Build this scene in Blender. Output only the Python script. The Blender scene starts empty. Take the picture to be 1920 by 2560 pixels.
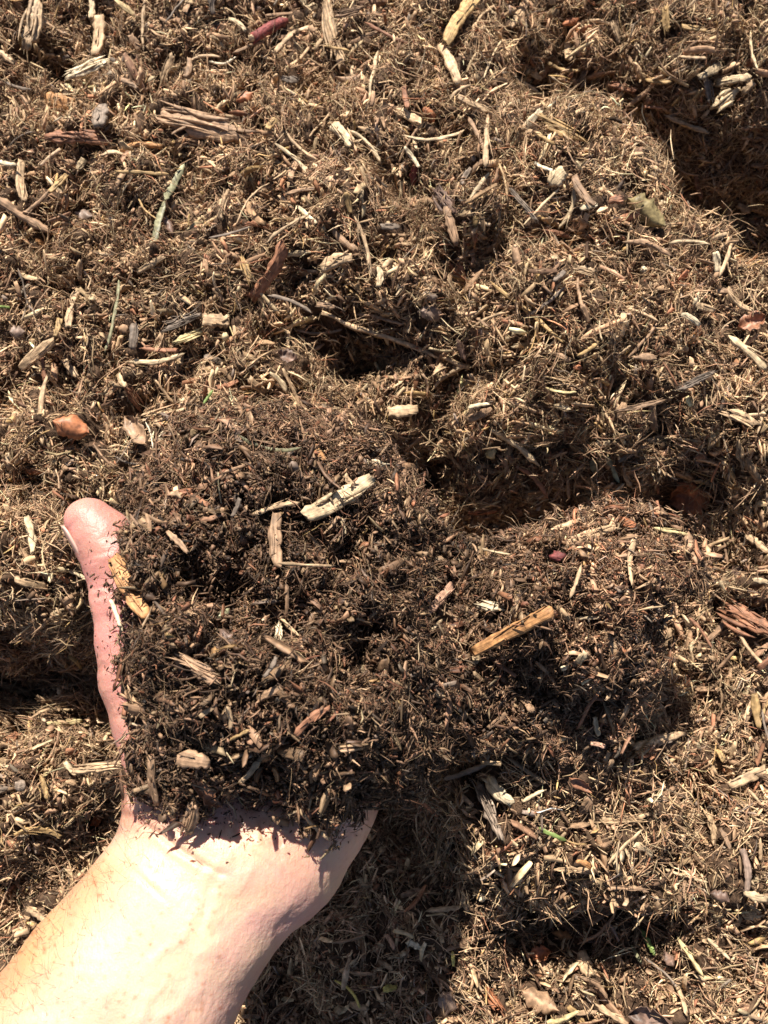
import bpy, math, random
import numpy as np
from mathutils import Vector, Matrix
from mathutils.bvhtree import BVHTree

# ------------------------------------------------------------------ camera, sky, sun, exposure
SC = bpy.context.scene
COL = SC.collection
TILT = math.radians(14.0)
DIST = 0.55
F = 2204.0                         # focal length in pixels of the 1920 x 2560 photograph
FWD = np.array([0, math.sin(TILT), -math.cos(TILT)])
UPV = np.array([0, math.cos(TILT), math.sin(TILT)])
CAM = -FWD * DIST
cd = bpy.data.cameras.new('camera'); cam = bpy.data.objects.new('camera', cd); COL.objects.link(cam)
cam.location = CAM.tolist(); cam.rotation_euler = (TILT, 0, 0)
cd.sensor_fit = 'VERTICAL'; cd.sensor_height = 36.0; cd.lens = 36.0 * F / 2560.0
cd.clip_start = 0.01; cd.clip_end = 200.0
cd.dof.use_dof = True; cd.dof.focus_distance = 0.375; cd.dof.aperture_fstop = 22.0
SC.camera = cam

SUN_TRAVEL = Vector((0.18, -0.80, -1.0)).normalized()      # the way the light goes
w = bpy.data.worlds.new('World'); SC.world = w; w.use_nodes = True
nt = w.node_tree; bg = nt.nodes['Background']
sky = nt.nodes.new('ShaderNodeTexSky'); sky.sky_type = 'NISHITA'; sky.sun_disc = False
sky.sun_elevation = math.asin(-SUN_TRAVEL.z)
sky.sun_rotation = math.atan2(-SUN_TRAVEL.x, -SUN_TRAVEL.y)
nt.links.new(sky.outputs[0], bg.inputs[0]); bg.inputs[1].default_value = 0.05
sd = bpy.data.lights.new('sun', 'SUN'); sd.energy = 5.0; sd.angle = math.radians(0.53); sd.color = (1, 0.93, 0.82)
sun = bpy.data.objects.new('sun', sd); COL.objects.link(sun)
sun.rotation_euler = SUN_TRAVEL.to_track_quat('-Z', 'Y').to_euler()
vs = SC.view_settings; vs.view_transform = 'Standard'; vs.look = 'None'; vs.gamma = 1.0; vs.exposure = 1.06
SC.cycles.max_bounces = 4; SC.cycles.diffuse_bounces = 3

# ------------------------------------------------------------------ helpers
RNG = np.random.default_rng(7)
random.seed(5)
def px2w(u, v, z):
    u = np.asarray(u, float); v = np.asarray(v, float); z = np.asarray(z, float)
    a = (u - 960) / F; b = (1280 - v) / F
    dz = b * UPV[2] + FWD[2]; s = (z - CAM[2]) / dz
    return np.stack([a * s + CAM[0], (b * UPV[1] + FWD[1]) * s + CAM[1], np.broadcast_to(z, s.shape)], -1)
def w2px(P):
    q = P - CAM; d = q @ FWD
    return 960 + F * q[..., 0] / d, 1280 - F * (q @ UPV) / d
def ray(u, v):
    d = np.array([(u - 960) / F, 0, 0]) + UPV * (1280 - v) / F + FWD
    return Vector(d / np.linalg.norm(d))
_perm = np.random.default_rng(3).permutation(4096)
def _h(ix, iy, iz):
    return _perm[(_perm[(_perm[ix & 4095] + iy) & 4095] + iz) & 4095] / 4095.0
def vnoise(x, y, z=0.0):
    x = np.asarray(x, float); y = np.asarray(y, float); z = np.zeros_like(x) + z
    ix = np.floor(x).astype(int); iy = np.floor(y).astype(int); iz = np.floor(z).astype(int)
    fx = x - ix; fy = y - iy; fz = z - iz
    fx = fx*fx*(3-2*fx); fy = fy*fy*(3-2*fy); fz = fz*fz*(3-2*fz)
    r = 0
    for a in (0, 1):
        for b in (0, 1):
            for c in (0, 1):
                r = r + _h(ix+a, iy+b, iz+c) * (fx if a else 1-fx) * (fy if b else 1-fy) * (fz if c else 1-fz)
    return r * 2 - 1
def fbm(x, y, z=0.0, o=3):
    r = 0; a = 1.0
    for k in range(o):
        r = r + a * vnoise(x*2**k+17.3*k, y*2**k+5.1*k, z*2**k+9.7*k); a *= 0.5
    return r
def norm(a): return a / np.maximum(np.linalg.norm(a, axis=-1, keepdims=True), 1e-12)

def mesh_np(name, V, quads=None, tris=None, col=None, grain=None, smooth=False):
    me = bpy.data.meshes.new(name)
    nq = 0 if quads is None else len(quads); ntr = 0 if tris is None else len(tris)
    me.vertices.add(len(V)); me.vertices.foreach_set('co', np.ascontiguousarray(V, np.float32).ravel())
    L = []
    if nq: L.append(np.asarray(quads, np.int32).ravel())
    if ntr: L.append(np.asarray(tris, np.int32).ravel())
    L = np.concatenate(L)
    me.loops.add(len(L)); me.loops.foreach_set('vertex_index', L)
    me.polygons.add(nq + ntr)
    st = np.concatenate([np.arange(nq) * 4, nq * 4 + np.arange(ntr) * 3]).astype(np.int32)
    me.polygons.foreach_set('loop_start', st)
    me.update(calc_edges=True); me.validate(verbose=False)
    if smooth: me.polygons.foreach_set('use_smooth', np.ones(nq + ntr, bool))
    if col is not None:
        a = me.attributes.new('Col', 'FLOAT_COLOR', 'POINT')
        c = np.ones((len(V), 4), np.float32); c[:, :3] = col; a.data.foreach_set('color', c.ravel())
    if grain is not None:
        a = me.attributes.new('grain', 'FLOAT_VECTOR', 'POINT'); a.data.foreach_set('vector', np.ascontiguousarray(grain, np.float32).ravel())
    return me
def link(name, me, mat, parent=None):
    o = bpy.data.objects.new(name, me); COL.objects.link(o)
    if mat and not me.materials: me.materials.append(mat)
    if parent: o.parent = parent
    return o

# ------------------------------------------------------------------ materials
def litter_mat(name, rough, spec, amp=0.45, bump=0.5, sc=(120.0, 900.0), ao=None):
    m = bpy.data.materials.new(name); m.use_nodes = True; n = m.node_tree.nodes; l = m.node_tree.links
    b = n['Principled BSDF']; b.inputs['Roughness'].default_value = rough
    b.inputs['Specular IOR Level'].default_value = spec
    c = n.new('ShaderNodeAttribute'); c.attribute_name = 'Col'
    g = n.new('ShaderNodeAttribute'); g.attribute_name = 'grain'
    mp = n.new('ShaderNodeMapping'); mp.inputs['Scale'].default_value = (sc[0], sc[1], 1.0); l.new(g.outputs['Vector'], mp.inputs[0])
    t = n.new('ShaderNodeTexNoise'); t.inputs['Scale'].default_value = 1.0; t.inputs['Detail'].default_value = 4; l.new(mp.outputs[0], t.inputs['Vector'])
    geo = n.new('ShaderNodeNewGeometry')
    t2 = n.new('ShaderNodeTexNoise'); t2.inputs['Scale'].default_value = 380; t2.inputs['Detail'].default_value = 3; l.new(geo.outputs['Position'], t2.inputs['Vector'])
    r = n.new('ShaderNodeMapRange'); r.inputs[1].default_value = 0.3; r.inputs[2].default_value = 0.7
    r.inputs[3].default_value = 1 - amp; r.inputs[4].default_value = 1 + amp; l.new(t.outputs[0], r.inputs[0])
    r2 = n.new('ShaderNodeMapRange'); r2.inputs[1].default_value = 0.35; r2.inputs[2].default_value = 0.65
    r2.inputs[3].default_value = 0.62; r2.inputs[4].default_value = 1.2; l.new(t2.outputs[0], r2.inputs[0])
    mu = n.new('ShaderNodeMath'); mu.operation = 'MULTIPLY'; l.new(r.outputs[0], mu.inputs[0]); l.new(r2.outputs[0], mu.inputs[1])
    v = n.new('ShaderNodeVectorMath'); v.operation = 'SCALE'; l.new(c.outputs['Color'], v.inputs[0]); l.new(mu.outputs[0], v.inputs['Scale'])
    l.new(v.outputs[0], b.inputs['Base Color'])
    bp = n.new('ShaderNodeBump'); bp.inputs['Strength'].default_value = bump; bp.inputs['Distance'].default_value = 0.0006
    l.new(t.outputs[0], bp.inputs['Height']); l.new(bp.outputs[0], b.inputs['Normal'])
    return m
M_DRY = litter_mat('dry_fibre', 0.8, 0.15, 0.35, 0.3)
M_WET = litter_mat('moist_fibre', 0.58, 0.28, 0.4, 0.4)
M_CHIP = litter_mat('chip_wood', 0.62, 0.3, 0.34, 0.9)
M_LEAF = litter_mat('dead_leaf', 0.5, 0.35, 0.25, 0.6, (300.0, 300.0))

def soil_mat():
    m = bpy.data.materials.new('dark_compost'); m.use_nodes = True; n = m.node_tree.nodes; l = m.node_tree.links
    b = n['Principled BSDF']; b.inputs['Roughness'].default_value = 0.85; b.inputs['Specular IOR Level'].default_value = 0.2
    g = n.new('ShaderNodeNewGeometry')
    t = n.new('ShaderNodeTexNoise'); t.inputs['Scale'].default_value = 260; t.inputs['Detail'].default_value = 8; t.inputs['Roughness'].default_value = 0.7
    l.new(g.outputs['Position'], t.inputs['Vector'])
    cr = n.new('ShaderNodeValToRGB'); e = cr.color_ramp.elements
    e[0].position = 0.36; e[0].color = (0.035, 0.021, 0.013, 1); e[1].position = 0.7; e[1].color = (0.15, 0.09, 0.055, 1)
    l.new(t.outputs[0], cr.inputs[0]); l.new(cr.outputs[0], b.inputs['Base Color'])
    bp = n.new('ShaderNodeBump'); bp.inputs['Strength'].default_value = 1; bp.inputs['Distance'].default_value = 0.002
    l.new(t.outputs[0], bp.inputs['Height']); l.new(bp.outputs[0], b.inputs['Normal'])
    return m
M_SOIL = soil_mat()

# ------------------------------------------------------------------ the ground: one sheet, scooped and cracked
CTRL = np.array([
 (-300,0,.07),(0,0,.07),(500,0,.075),(1000,0,.08),(1300,60,.07),(1500,40,.07),(1900,80,.09),(2200,200,.09),
 (90,60,.05),(760,140,.06),
 (-200,400,.075),(0,400,.075),(500,400,.085),(1000,420,.095),(1330,400,.105),(1300,250,.095),(1500,480,.11),(1650,620,.11),(1760,720,.105),
 (1690,320,.0),(1830,430,-.03),(1800,520,-.02),(1890,600,-.04),(2100,600,-.03),(1540,250,.01),(1390,150,.02),(1740,160,.095),(1640,170,.08),
 (0,800,.075),(500,800,.085),(1000,700,.1),(1500,800,.11),(1900,850,.1),(2200,900,.1),
 (0,1150,.075),(300,1100,.08),(600,1050,.085),(1300,1080,.095),(1550,1080,.1),(1830,1100,.095),(2150,1200,.09),
 (-200,1450,.09),(0,1470,.09),(200,1500,.09),(-200,1680,-.05),(0,1690,-.05),(200,1710,-.05),(330,1600,.03),
 (80,1850,.04),(-200,1900,.045),(0,2000,.05),(200,1960,.045),(0,2300,.03),(-200,2400,.03),(180,2150,.02),
 (1000,975,.08),(900,985,.06),(800,960,.08),(700,960,.08),(500,1400,.03),(800,1400,.03),(1080,1110,.0),(1250,1270,-.02),(1420,1280,-.035),(1600,1280,-.03),(1730,1320,.0),
 (1880,1400,.08),(2150,1500,.08),(1880,1700,.075),(1740,1560,.03),(1680,1700,.03),(1620,1820,.045),(1300,1600,.03),(1400,1800,.05),
 (1000,2000,-.03),(1000,2120,-.02),(890,2260,.0),(770,2400,.01),(700,2560,.01),(980,2330,.06),(890,2500,.058),(400,2400,-.01),(600,1900,-.01),(1090,1800,-.0),
 (1160,1950,.122),(1250,1900,.122),(1380,1905,.122),(1530,1910,.112),(1640,1880,.08),(1230,2080,.105),(1350,2080,.11),(1500,2080,.10),(1800,2150,.08),(1150,2230,.085),(1060,2330,.07),(950,2450,.06),(930,2560,.05),
 (1200,2500,.06),(1380,2330,.02),(1300,2310,.03),(1480,2360,.05),(1600,2480,.065),(1850,2450,.065),(1650,1960,.06),(2150,2100,.07),(1200,2750,.06),(1800,2750,.06),(300,2800,-.01)])
HOLES = [(1570,255,120,42,.085),(1360,190,60,60,.06),(1700,345,80,60,.08),(1800,560,60,90,.05),(1290,180,35,60,.03),(1880,640,60,60,.04),(895,885,95,48,.10),(960,700,40,30,.03),(1085,1115,62,50,.09),(1660,960,35,28,.03),(400,770,55,38,.035),(1400,690,80,35,.03),
 (1240,690,60,25,.02),(1270,330,60,26,.03),(880,370,50,30,.02),(120,150,60,45,.03),(1760,1990,38,50,.05),(1720,2095,32,25,.03),(1420,2270,130,36,.045),
 (1330,2370,90,40,.03),(1540,2420,35,25,.03),(1680,2330,30,40,.03),(1600,1960,60,30,.03),(1450,1230,200,35,.03),(240,590,50,22,.02),
 (650,1010,60,16,.02),(560,1130,50,14,.02),(1480,150,70,25,.03),(1330,230,60,50,.03),(30,1020,40,28,.02),(260,350,60,12,.015),
 (1220,460,50,14,.02),(700,600,40,16,.015),(1500,1000,60,30,.02),(330,160,30,20,.015),(760,730,40,20,.02),(1640,2130,60,20,.02),(1150,2060,25,50,.02)]
def height(x, y, fine=True):
    u, v = w2px(np.stack([x, y, np.full_like(x, .06)], -1))
    wu = u + 45 * fbm(x*28, y*28, 1.5) + 26*fbm(x*105, y*105, 1.9, 3); wv = v + 45 * fbm(x*28, y*28, 7.5) + 26*fbm(x*105, y*105, 5.9, 3)
    num = np.zeros_like(x); den = np.full_like(x, 1e-9)
    for a, b, z in CTRL:
        d2 = ((wu-a)**2 + (wv-b)**2) / (2*85.0**2)
        k = np.exp(-d2) + 0.002/(1+d2); num += k*z; den += k
    z = num / den
    for a, b, ra, rb, dp in HOLES:
        d2 = ((u+.45*(wu-u)-a)/ra)**2 + ((v+.45*(wv-v)-b)/rb)**2
        z -= dp * np.exp(-d2*d2*0.5)
    far = np.clip((np.hypot(x, y) - 0.55) / 0.5, 0, 1)
    z += 0.0075 * fbm(x*34, y*34, 3.3, 2) + 0.0045 * fbm(x*95, y*95, 8.3, 2)
    c = vnoise(x*60+3, y*60, 2.2); z -= 0.010 * np.clip(-c-0.35, 0, 1)
    q = fbm(x*72+9, y*72, 4.4, 2); z += .0080*np.abs(q)*2 - .004; q = fbm(x*33+2, y*33, 5.7, 2); z += .010*(np.abs(q)-.3)
    c = vnoise(x*125+5, y*125, 6.2); z -= 0.030 * np.clip(-c-0.28, 0, 1)
    c = vnoise(x*45+31, y*45, 9.2); z -= 0.050 * np.clip(-c-0.36, 0, 1)
    if fine: z += 0.0018 * fbm(x*300, y*300, 1.3, 2)
    return z * (1-far) + 0.04 * far
def axis(lo, hi, step, ext):
    core = np.arange(lo, hi+step/2, step); k = np.array([step*1.22**i for i in range(1, 70)]); c = np.cumsum(k); c = c[c < ext]
    return np.concatenate([lo - c[::-1], core, hi + c])
GX = axis(-.36, .36, .0018, 60); GY = axis(-.44, .48, .0018, 60)
XX, YY = np.meshgrid(GX, GY); ZZ = height(XX.ravel(), YY.ravel()).reshape(XX.shape)
NX, NY = len(GX), len(GY)
GV = np.stack([XX.ravel(), YY.ravel(), ZZ.ravel()], -1)
ii = (np.arange(NY-1)[:, None]*NX + np.arange(NX-1)[None]).ravel()
GQ = np.stack([ii, ii+1, ii+1+NX, ii+NX], -1)
g = link('ground', mesh_np('ground', GV, GQ, smooth=True), M_SOIL); g['kind'] = 'structure'
BV_G = BVHTree.FromPolygons(GV.tolist(), GQ.tolist())

# ------------------------------------------------------------------ the hand
SKEL = []   # chains of (u, v, z, r); group blend
def chain(pts, k): SKEL.append((np.array(pts, float), k))
# forearm: two bones side by side
def arm_side(s):
    c = [(542,2150,.172,.0345,.0225),(456,2275,.174,.0355,.0235),(315,2480,.176,.0400,.0260),(68,2860,.178,.0455,.031),(-420,3640,.18,.052,.035)]
    out = []
    for u, v, z, hw, r in c:
        p = px2w(u, v, z); q = px2w(u+86*s, v+52*s, z) - p; q = q/np.linalg.norm(q)*(hw-r)
        uu, vv = w2px(p+q); out.append((uu, vv, z, r))
    return out
chain(arm_side(-1), .02); chain(arm_side(1), .02); chain([(a[0]*.5+b[0]*.5, a[1]*.5+b[1]*.5, a[2], a[3]*1.04) for a, b in zip(arm_side(-1), arm_side(1))], .02)
chain([(450,2120,.172,.0225),(446,2010,.173,.0205),(436,1890,.176,.0190),(398,1800,.178,.0172),(352,1695,.181,.0155),(327,1605,.183,.0130),(306,1500,.185,.0118),(287,1398,.187,.0118),(250,1345,.188,.0104),(213,1299,.190,.0080)], .005)
chain([(232,1300,.189,.0082),(270,1336,.187,.0092),(292,1400,.185,.0104),(306,1480,.184,.010)], .0025)
chain([(520,2040,.170,.021),(520,1850,.164,.022),(470,1720,.168,.018),(400,1650,.175,.014)], .012)
chain([(520,2060,.166,.018),(700,1760,.155,.015),(860,1500,.140,.0125)], .014)
chain([(600,2080,.165,.018),(780,1800,.155,.015),(960,1570,.138,.0125)], .014)
chain([(690,2100,.165,.018),(860,1850,.155,.015),(1040,1650,.136,.012)], .014)
chain([(728,2125,.168,.0195),(808,2012,.168,.0188),(880,1890,.156,.0160),(1090,1740,.136,.012)], .024)
for P in ([(860,1500,.140,.0118),(1030,1450,.118,.0102),(1180,1420,.110,.0092),(1290,1420,.110,.0082)],
          [(960,1570,.138,.0118),(1170,1470,.118,.0104),(1350,1410,.114,.0094),(1460,1390,.120,.0084)],
          [(1040,1650,.136,.0115),(1260,1560,.118,.0100),(1440,1512,.120,.0090),(1606,1484,.1330,.0080)],
          [(1090,1740,.136,.0105),(1230,1690,.118,.0090),(1340,1655,.114,.0080),(1430,1630,.118,.0072)]):
    chain(P, .004)
def cone(P, a, b, ra, rb):
    ab = b-a; L2 = ab@ab; t = np.clip(((P-a)@ab)/L2, 0, 1)
    return np.linalg.norm(P-(a+t[..., None]*ab), axis=-1) - (ra+(rb-ra)*t)
CH3 = []
for pts, k in SKEL:
    CH3.append(([px2w(*p[:3]) for p in pts], pts[:, 3], k))
def smin(a, b, k):
    h = np.clip(0.5+0.5*(b-a)/k, 0, 1); return b*(1-h)+a*h-k*h*(1-h)
def sdf(P):
    d = None
    for Q, R, k in CH3:
        c = None
        for i in range(len(Q)-1):
            e = cone(P, Q[i], Q[i+1], R[i], R[i+1]); c = e if c is None else smin(c, e, .003)
        d = c if d is None else smin(d, c, k)
    return d
def surface_nets(lo, hi, st):
    n = np.ceil((hi-lo)/st).astype(int)+1
    ax = [lo[i]+st*np.arange(n[i]) for i in range(3)]
    D = np.empty(n, np.float32)
    for i in range(n[0]):
        Y, Z = np.meshgrid(ax[1], ax[2], indexing='ij')
        D[i] = sdf(np.stack([np.full_like(Y, ax[0][i]), Y, Z], -1))
    S = D < 0
    cnt = np.zeros(n-1, int); acc = np.zeros(tuple(n-1)+(3,)); m = np.zeros(n-1, int)
    sl = lambda o: tuple(slice(o[i], o[i]+n[i]-1) for i in range(3))
    for o in np.ndindex(2, 2, 2): cnt += S[sl(o)]
    act = (cnt > 0) & (cnt < 8)
    for a in range(3):
        for o in np.ndindex(2, 2, 2):
            if o[a]: continue
            o2 = list(o); o2[a] = 1
            d0, d1 = D[sl(o)], D[sl(o2)]; cr = ((d0 < 0) != (d1 < 0)) & act
            t = np.where(cr, d0/np.where(cr, d0-d1, 1), 0); b = np.array(o, float)
            for c in range(3): acc[..., c] += cr*(b[c]+(t if c == a else 0))
            m += cr
    idx = -np.ones(n-1, int); idx[act] = np.arange(act.sum())
    I = np.argwhere(act); V = lo + st*(I + acc[act]/m[act][:, None])
    F4 = []
    for a in range(3):
        b, c = (a+1) % 3, (a+2) % 3
        s0 = [slice(None)]*3; s1 = [slice(None)]*3; s0[a] = slice(0, n[a]-1); s1[a] = slice(1, n[a])
        A, B = S[tuple(s0)], S[tuple(s1)]
        for sgn, msk in ((0, A & ~B), (1, ~A & B)):
            e = np.argwhere(msk); e = e[(e[:, b] > 0) & (e[:, c] > 0) & (e[:, b] < n[b]-1) & (e[:, c] < n[c]-1)]
            q = []
            for db, dc in ((1, 1), (0, 1), (0, 0), (1, 0)):
                f = e.copy(); f[:, b] -= db; f[:, c] -= dc; q.append(idx[f[:, 0], f[:, 1], f[:, 2]])
            q = np.stack(q, -1); F4.append(q if not sgn else q[:, ::-1])
    F4 = np.concatenate(F4); F4 = F4[(F4 >= 0).all(1)]
    return V, F4
lo = np.array([-.30, -.50, .07]); hi = np.array([.19, .02, .235])
HV, HF = surface_nets(lo, hi, .0024)
me = bpy.data.meshes.new('hand_raw'); me.from_pydata(HV.tolist(), [], HF.tolist()); me.update()
ob = bpy.data.objects.new('tmp', me); COL.objects.link(ob); md = ob.modifiers.new('s', 'SUBSURF'); md.levels = 2
ev = ob.evaluated_get(bpy.context.evaluated_depsgraph_get()); m2 = ev.to_mesh()
PV = np.empty(len(m2.vertices)*3, np.float32); m2.vertices.foreach_get('co', PV); PV = PV.reshape(-1, 3).astype(float)
PF = np.empty(len(m2.loops), np.int32); m2.loops.foreach_get('vertex_index', PF); PF = PF.reshape(-1, 4)
ev.to_mesh_clear(); bpy.data.objects.remove(ob)
def grad(P, e=.0004):
    return norm(np.stack([sdf(P+np.eye(3)[i]*e)-sdf(P-np.eye(3)[i]*e) for i in range(3)], -1))
for it in range(2):
    G = grad(PV); PV = PV - G*sdf(PV)[:, None]
N = grad(PV)
PU, PVv = w2px(PV)
def seg_dist(u, v, pts):
    best = np.full(u.shape, 1e9)
    for (a, b), (c, d) in zip(pts[:-1], pts[1:]):
        L2 = (c-a)**2+(d-b)**2; t = np.clip(((u-a)*(c-a)+(v-b)*(d-b))/L2, 0, 1)
        best = np.minimum(best, np.hypot(u-a-t*(c-a), v-b-t*(d-b)))
    return best
up = np.clip(N @ (-FWD) * 3, 0, 1)
wob = 13 * fbm(PV[:, 0]*120, PV[:, 1]*120, 2.0, 3)
def taper(u, v, pts):
    a = np.array(pts[0], float); b = np.array(pts[-1], float); L = np.hypot(*(b-a)); t = ((u-a[0])*(b-a)[0]+(v-a[1])*(b-a)[1])/L/L
    return np.clip(np.minimum(t+.12, 1.02-t)/.5, 0, 1)
CREASES = [([(290,2030),(335,2047),(405,2091),(492,2149),(560,2190),(600,2200)], .0009, 7), ([(303,2150),(350,2190),(400,2240),(440,2275)], .0005, 6),
           ([(310,1962),(345,1980),(372,1998)], .0014, 7), ([(560,2080),(640,2135),(700,2185),(742,2250),(722,2300)], .00022, 7),
           ([(900,2090),(845,2100),(800,2130),(740,2150)], .0003, 8), ([(735,2060),(700,2130),(722,2207),(740,2230)], .0002, 5),
           ([(220,1478),(262,1470),(290,1478)], .0003, 6), ([(232,1500),(270,1494)], .0004, 5), ([(210,1388),(250,1378),(300,1372)], .0003, 6), ([(214,1402),(250,1396)], .0002, 5),
           ([(290,1800),(330,1780),(350,1770)], .0005, 6), ([(246,1690),(262,1660),(290,1650)], .0005, 6), ([(300,1890),(340,1880)], .0005, 6),
           ([(640,2010),(660,2100),(720,2160)], .0005, 6), ([(760,2245),(700,2330),(655,2460)], .0003, 9)]
disp = np.zeros(len(PV))
for pts, dep, wd in CREASES:
    d = seg_dist(PU+wob, PVv+wob, pts); tf = taper(PU, PVv, pts); disp -= tf*dep*np.exp(-(d/wd)**2)*up; disp += tf*dep*.35*np.exp(-((d-2.4*wd)/(1.5*wd))**2)*up
for pts, dep, wd in [([(610,2170),(530,2330),(430,2560)], .0006, 26), ([(548,2150),(440,2330),(330,2540)], .0004, 22), 
                     ([(560,2060),(640,2040)], -.001, 30)]:
    d = seg_dist(PU+wob*1.5, PVv+wob*1.5, pts); disp += dep*np.exp(-(d/wd)**2)*up
disp += .0004*fbm(PV[:, 0]*90, PV[:, 1]*90, PV[:, 2]*90, 2) + .00010*fbm(PV[:, 0]*700, PV[:, 1]*500, PV[:, 2]*700, 2)
PV = PV + N*disp[:, None]
# skin colour: pink palm and thumb, pale inner wrist, tanned outer forearm
tip = np.clip((2150 - PVv)/230, 0, 1)*.85 + .15*np.clip((1900-PVv)/100, 0, 1)
pal = np.array([.62,.415,.295]); pink = np.array([.52,.24,.195]); tan_ = np.array([.50,.27,.145])
C = pal + (pink-pal)*tip[:, None]
edge = seg_dist(PU, PVv, [(240,2145),(145,2255),(0,2446),(-300,2850)]); k = np.exp(-(edge/110)**2)*np.clip((PVv-2060)/120, 0, 1)
k = np.clip(k*1.0 + .15*fbm(PV[:, 0]*60, PV[:, 1]*60, 4.0, 2)*k, 0, 1); C = C+(tan_-C)*k[:, None]
red = np.exp(-((PU-740)/130)**2-((PVv-2160)/150)**2); C = C+(np.array([.56,.31,.20])-C)*(.6*red)[:, None]
redr = np.clip((PU-(900-.50*(PVv-1900)-190))/200, 0, 1)*np.clip((PVv-2100)/200, 0, 1); C = C+(np.array([.54,.31,.25])-C)*(.95*redr)[:, None]
C *= (1+.15*fbm(PV[:, 0]*45, PV[:, 1]*45, PV[:, 2]*45, 2))[:, None]*np.array([1, 1, 1])
C[:, 1] *= 1+.07*fbm(PV[:, 0]*110, PV[:, 1]*110, 9.0, 2)
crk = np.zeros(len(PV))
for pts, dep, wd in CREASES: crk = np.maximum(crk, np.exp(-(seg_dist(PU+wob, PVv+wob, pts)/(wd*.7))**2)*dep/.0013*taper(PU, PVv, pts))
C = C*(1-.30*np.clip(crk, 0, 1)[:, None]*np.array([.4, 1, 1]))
sm = np.clip(fbm(PV[:, 0]*140, PV[:, 1]*140, 1.0, 3)*1.2+.25, 0, 1)*np.clip((2130-PVv)/110, 0, 1)*np.clip((PVv-1880)/80, 0, 1)*.75
fine = np.clip(fbm(PV[:, 0]*900, PV[:, 1]*900, 1.0, 2)-.35, 0, 1)*1.4*np.clip((2230-PVv)/200, 0, 1)*np.clip((PVv-1850)/100, .15, 1)
C = C*(1-np.clip(sm+fine*.5, 0, .8)[:, None]*np.array([.45, .6, .65]))
# freckles
fr = np.random.default_rng(11)
for i in range(190):
    a, b = fr.uniform(0, 560), fr.uniform(2150, 2560); r = fr.uniform(2.0, 6.5)
    q = np.exp(-(((PU-a)**2+(PVv-b)**2)/r**2)); C = C*(1-fr.uniform(.15, .45)*q[:, None]*np.array([.5, 1, 1.2]))
m = bpy.data.materials.new('skin'); m.use_nodes = True; n = m.node_tree.nodes; l = m.node_tree.links
b = n['Principled BSDF']; b.inputs['Roughness'].default_value = .48; b.inputs['Specular IOR Level'].default_value = .45
b.inputs['Subsurface Weight'].default_value = .5; b.inputs['Subsurface Radius'].default_value = (1, .32, .18); b.inputs['Subsurface Scale'].default_value = .0035
at = n.new('ShaderNodeAttribute'); at.attribute_name = 'Col'; l.new(at.outputs['Color'], b.inputs['Base Color'])
g = n.new('ShaderNodeNewGeometry'); t = n.new('ShaderNodeTexVoronoi'); t.inputs['Scale'].default_value = 1300; l.new(g.outputs['Position'], t.inputs['Vector'])
mpp = n.new('ShaderNodeMapping'); mpp.inputs['Rotation'].default_value = (0, 0, -1.02); mpp.inputs['Scale'].default_value = (2.6, .55, 1.5); l.new(g.outputs['Position'], mpp.inputs[0])
t2 = n.new('ShaderNodeTexNoise'); t2.inputs['Scale'].default_value = 420; t2.inputs['Detail'].default_value = 5; t2.inputs['Distortion'].default_value = .6; l.new(mpp.outputs[0], t2.inputs['Vector'])
t2m = n.new('ShaderNodeMath'); t2m.operation = 'MULTIPLY'; t2m.inputs[1].default_value = 2.2; l.new(t2.outputs[0], t2m.inputs[0])
ad = n.new('ShaderNodeMath'); l.new(t.outputs['Distance'], ad.inputs[0]); l.new(t2m.outputs[0], ad.inputs[1])
bp = n.new('ShaderNodeBump'); bp.inputs['Strength'].default_value = .36; bp.inputs['Distance'].default_value = .00022
l.new(ad.outputs[0], bp.inputs['Height']); l.new(bp.outputs[0], b.inputs['Normal'])
M_SKIN = m
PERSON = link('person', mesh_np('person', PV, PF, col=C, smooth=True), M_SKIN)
PERSON['label'] = 'bare left forearm and open hand, palm up, holding a big heap of dark mulch'
PERSON['category'] = 'person'
BV_H = BVHTree.FromPolygons(PV.tolist(), PF.tolist())

# thumb nail
def nail(name, tipc, back, side, down, r, L, half, col):
    ax_ = norm(tipc-back); c0 = norm(side - ax_*(side@ax_)); c0 = norm(c0 + down - ax_*(down@ax_)); c1 = np.cross(ax_, c0)
    V = []; na, nb = 15, 15
    for th in (.0004, -.0003):
        for i in range(na):
            s = i/(na-1)
            for j in range(nb):
                f = (j/(nb-1)*2-1)
                a = f*half*(1-.18*abs(2*s-1)**3); rr = r+th-.0010*s*s
                endr = (s-.5)*L*(1-.22*f*f) if s > .5 else (s-.5)*L*(1-.12*f*f)
                V.append(tipc - ax_*(.35*L) + ax_*endr + (c0*math.cos(a)+c1*math.sin(a))*rr)
    Q = []
    for s in (0, 1):
        for i in range(na-1):
            for j in range(nb-1):
                k = s*na*nb+i*nb+j; q = [k, k+1, k+1+nb, k+nb]; Q.append(q if s else q[::-1])
    bd = [j for j in range(nb)]+[i*nb+nb-1 for i in range(1, na)]+[(na-1)*nb+j for j in range(nb-2, -1, -1)]+[i*nb for i in range(na-2, 0, -1)]
    for p, q in zip(bd, bd[1:]+bd[:1]): Q.append([p, q, q+na*nb, p+na*nb])
    mm = bpy.data.materials.new('nail'); mm.use_nodes = True; bb = mm.node_tree.nodes['Principled BSDF']
    bb.inputs['Base Color'].default_value = col; bb.inputs['Roughness'].default_value = .3; bb.inputs['Coat Weight'].default_value = .3
    return link(name, mesh_np(name, np.array(V), np.array(Q), smooth=True), mm, PERSON)
tp = px2w(224, 1312, .1905); bk = px2w(283, 1400, .187)
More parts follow.
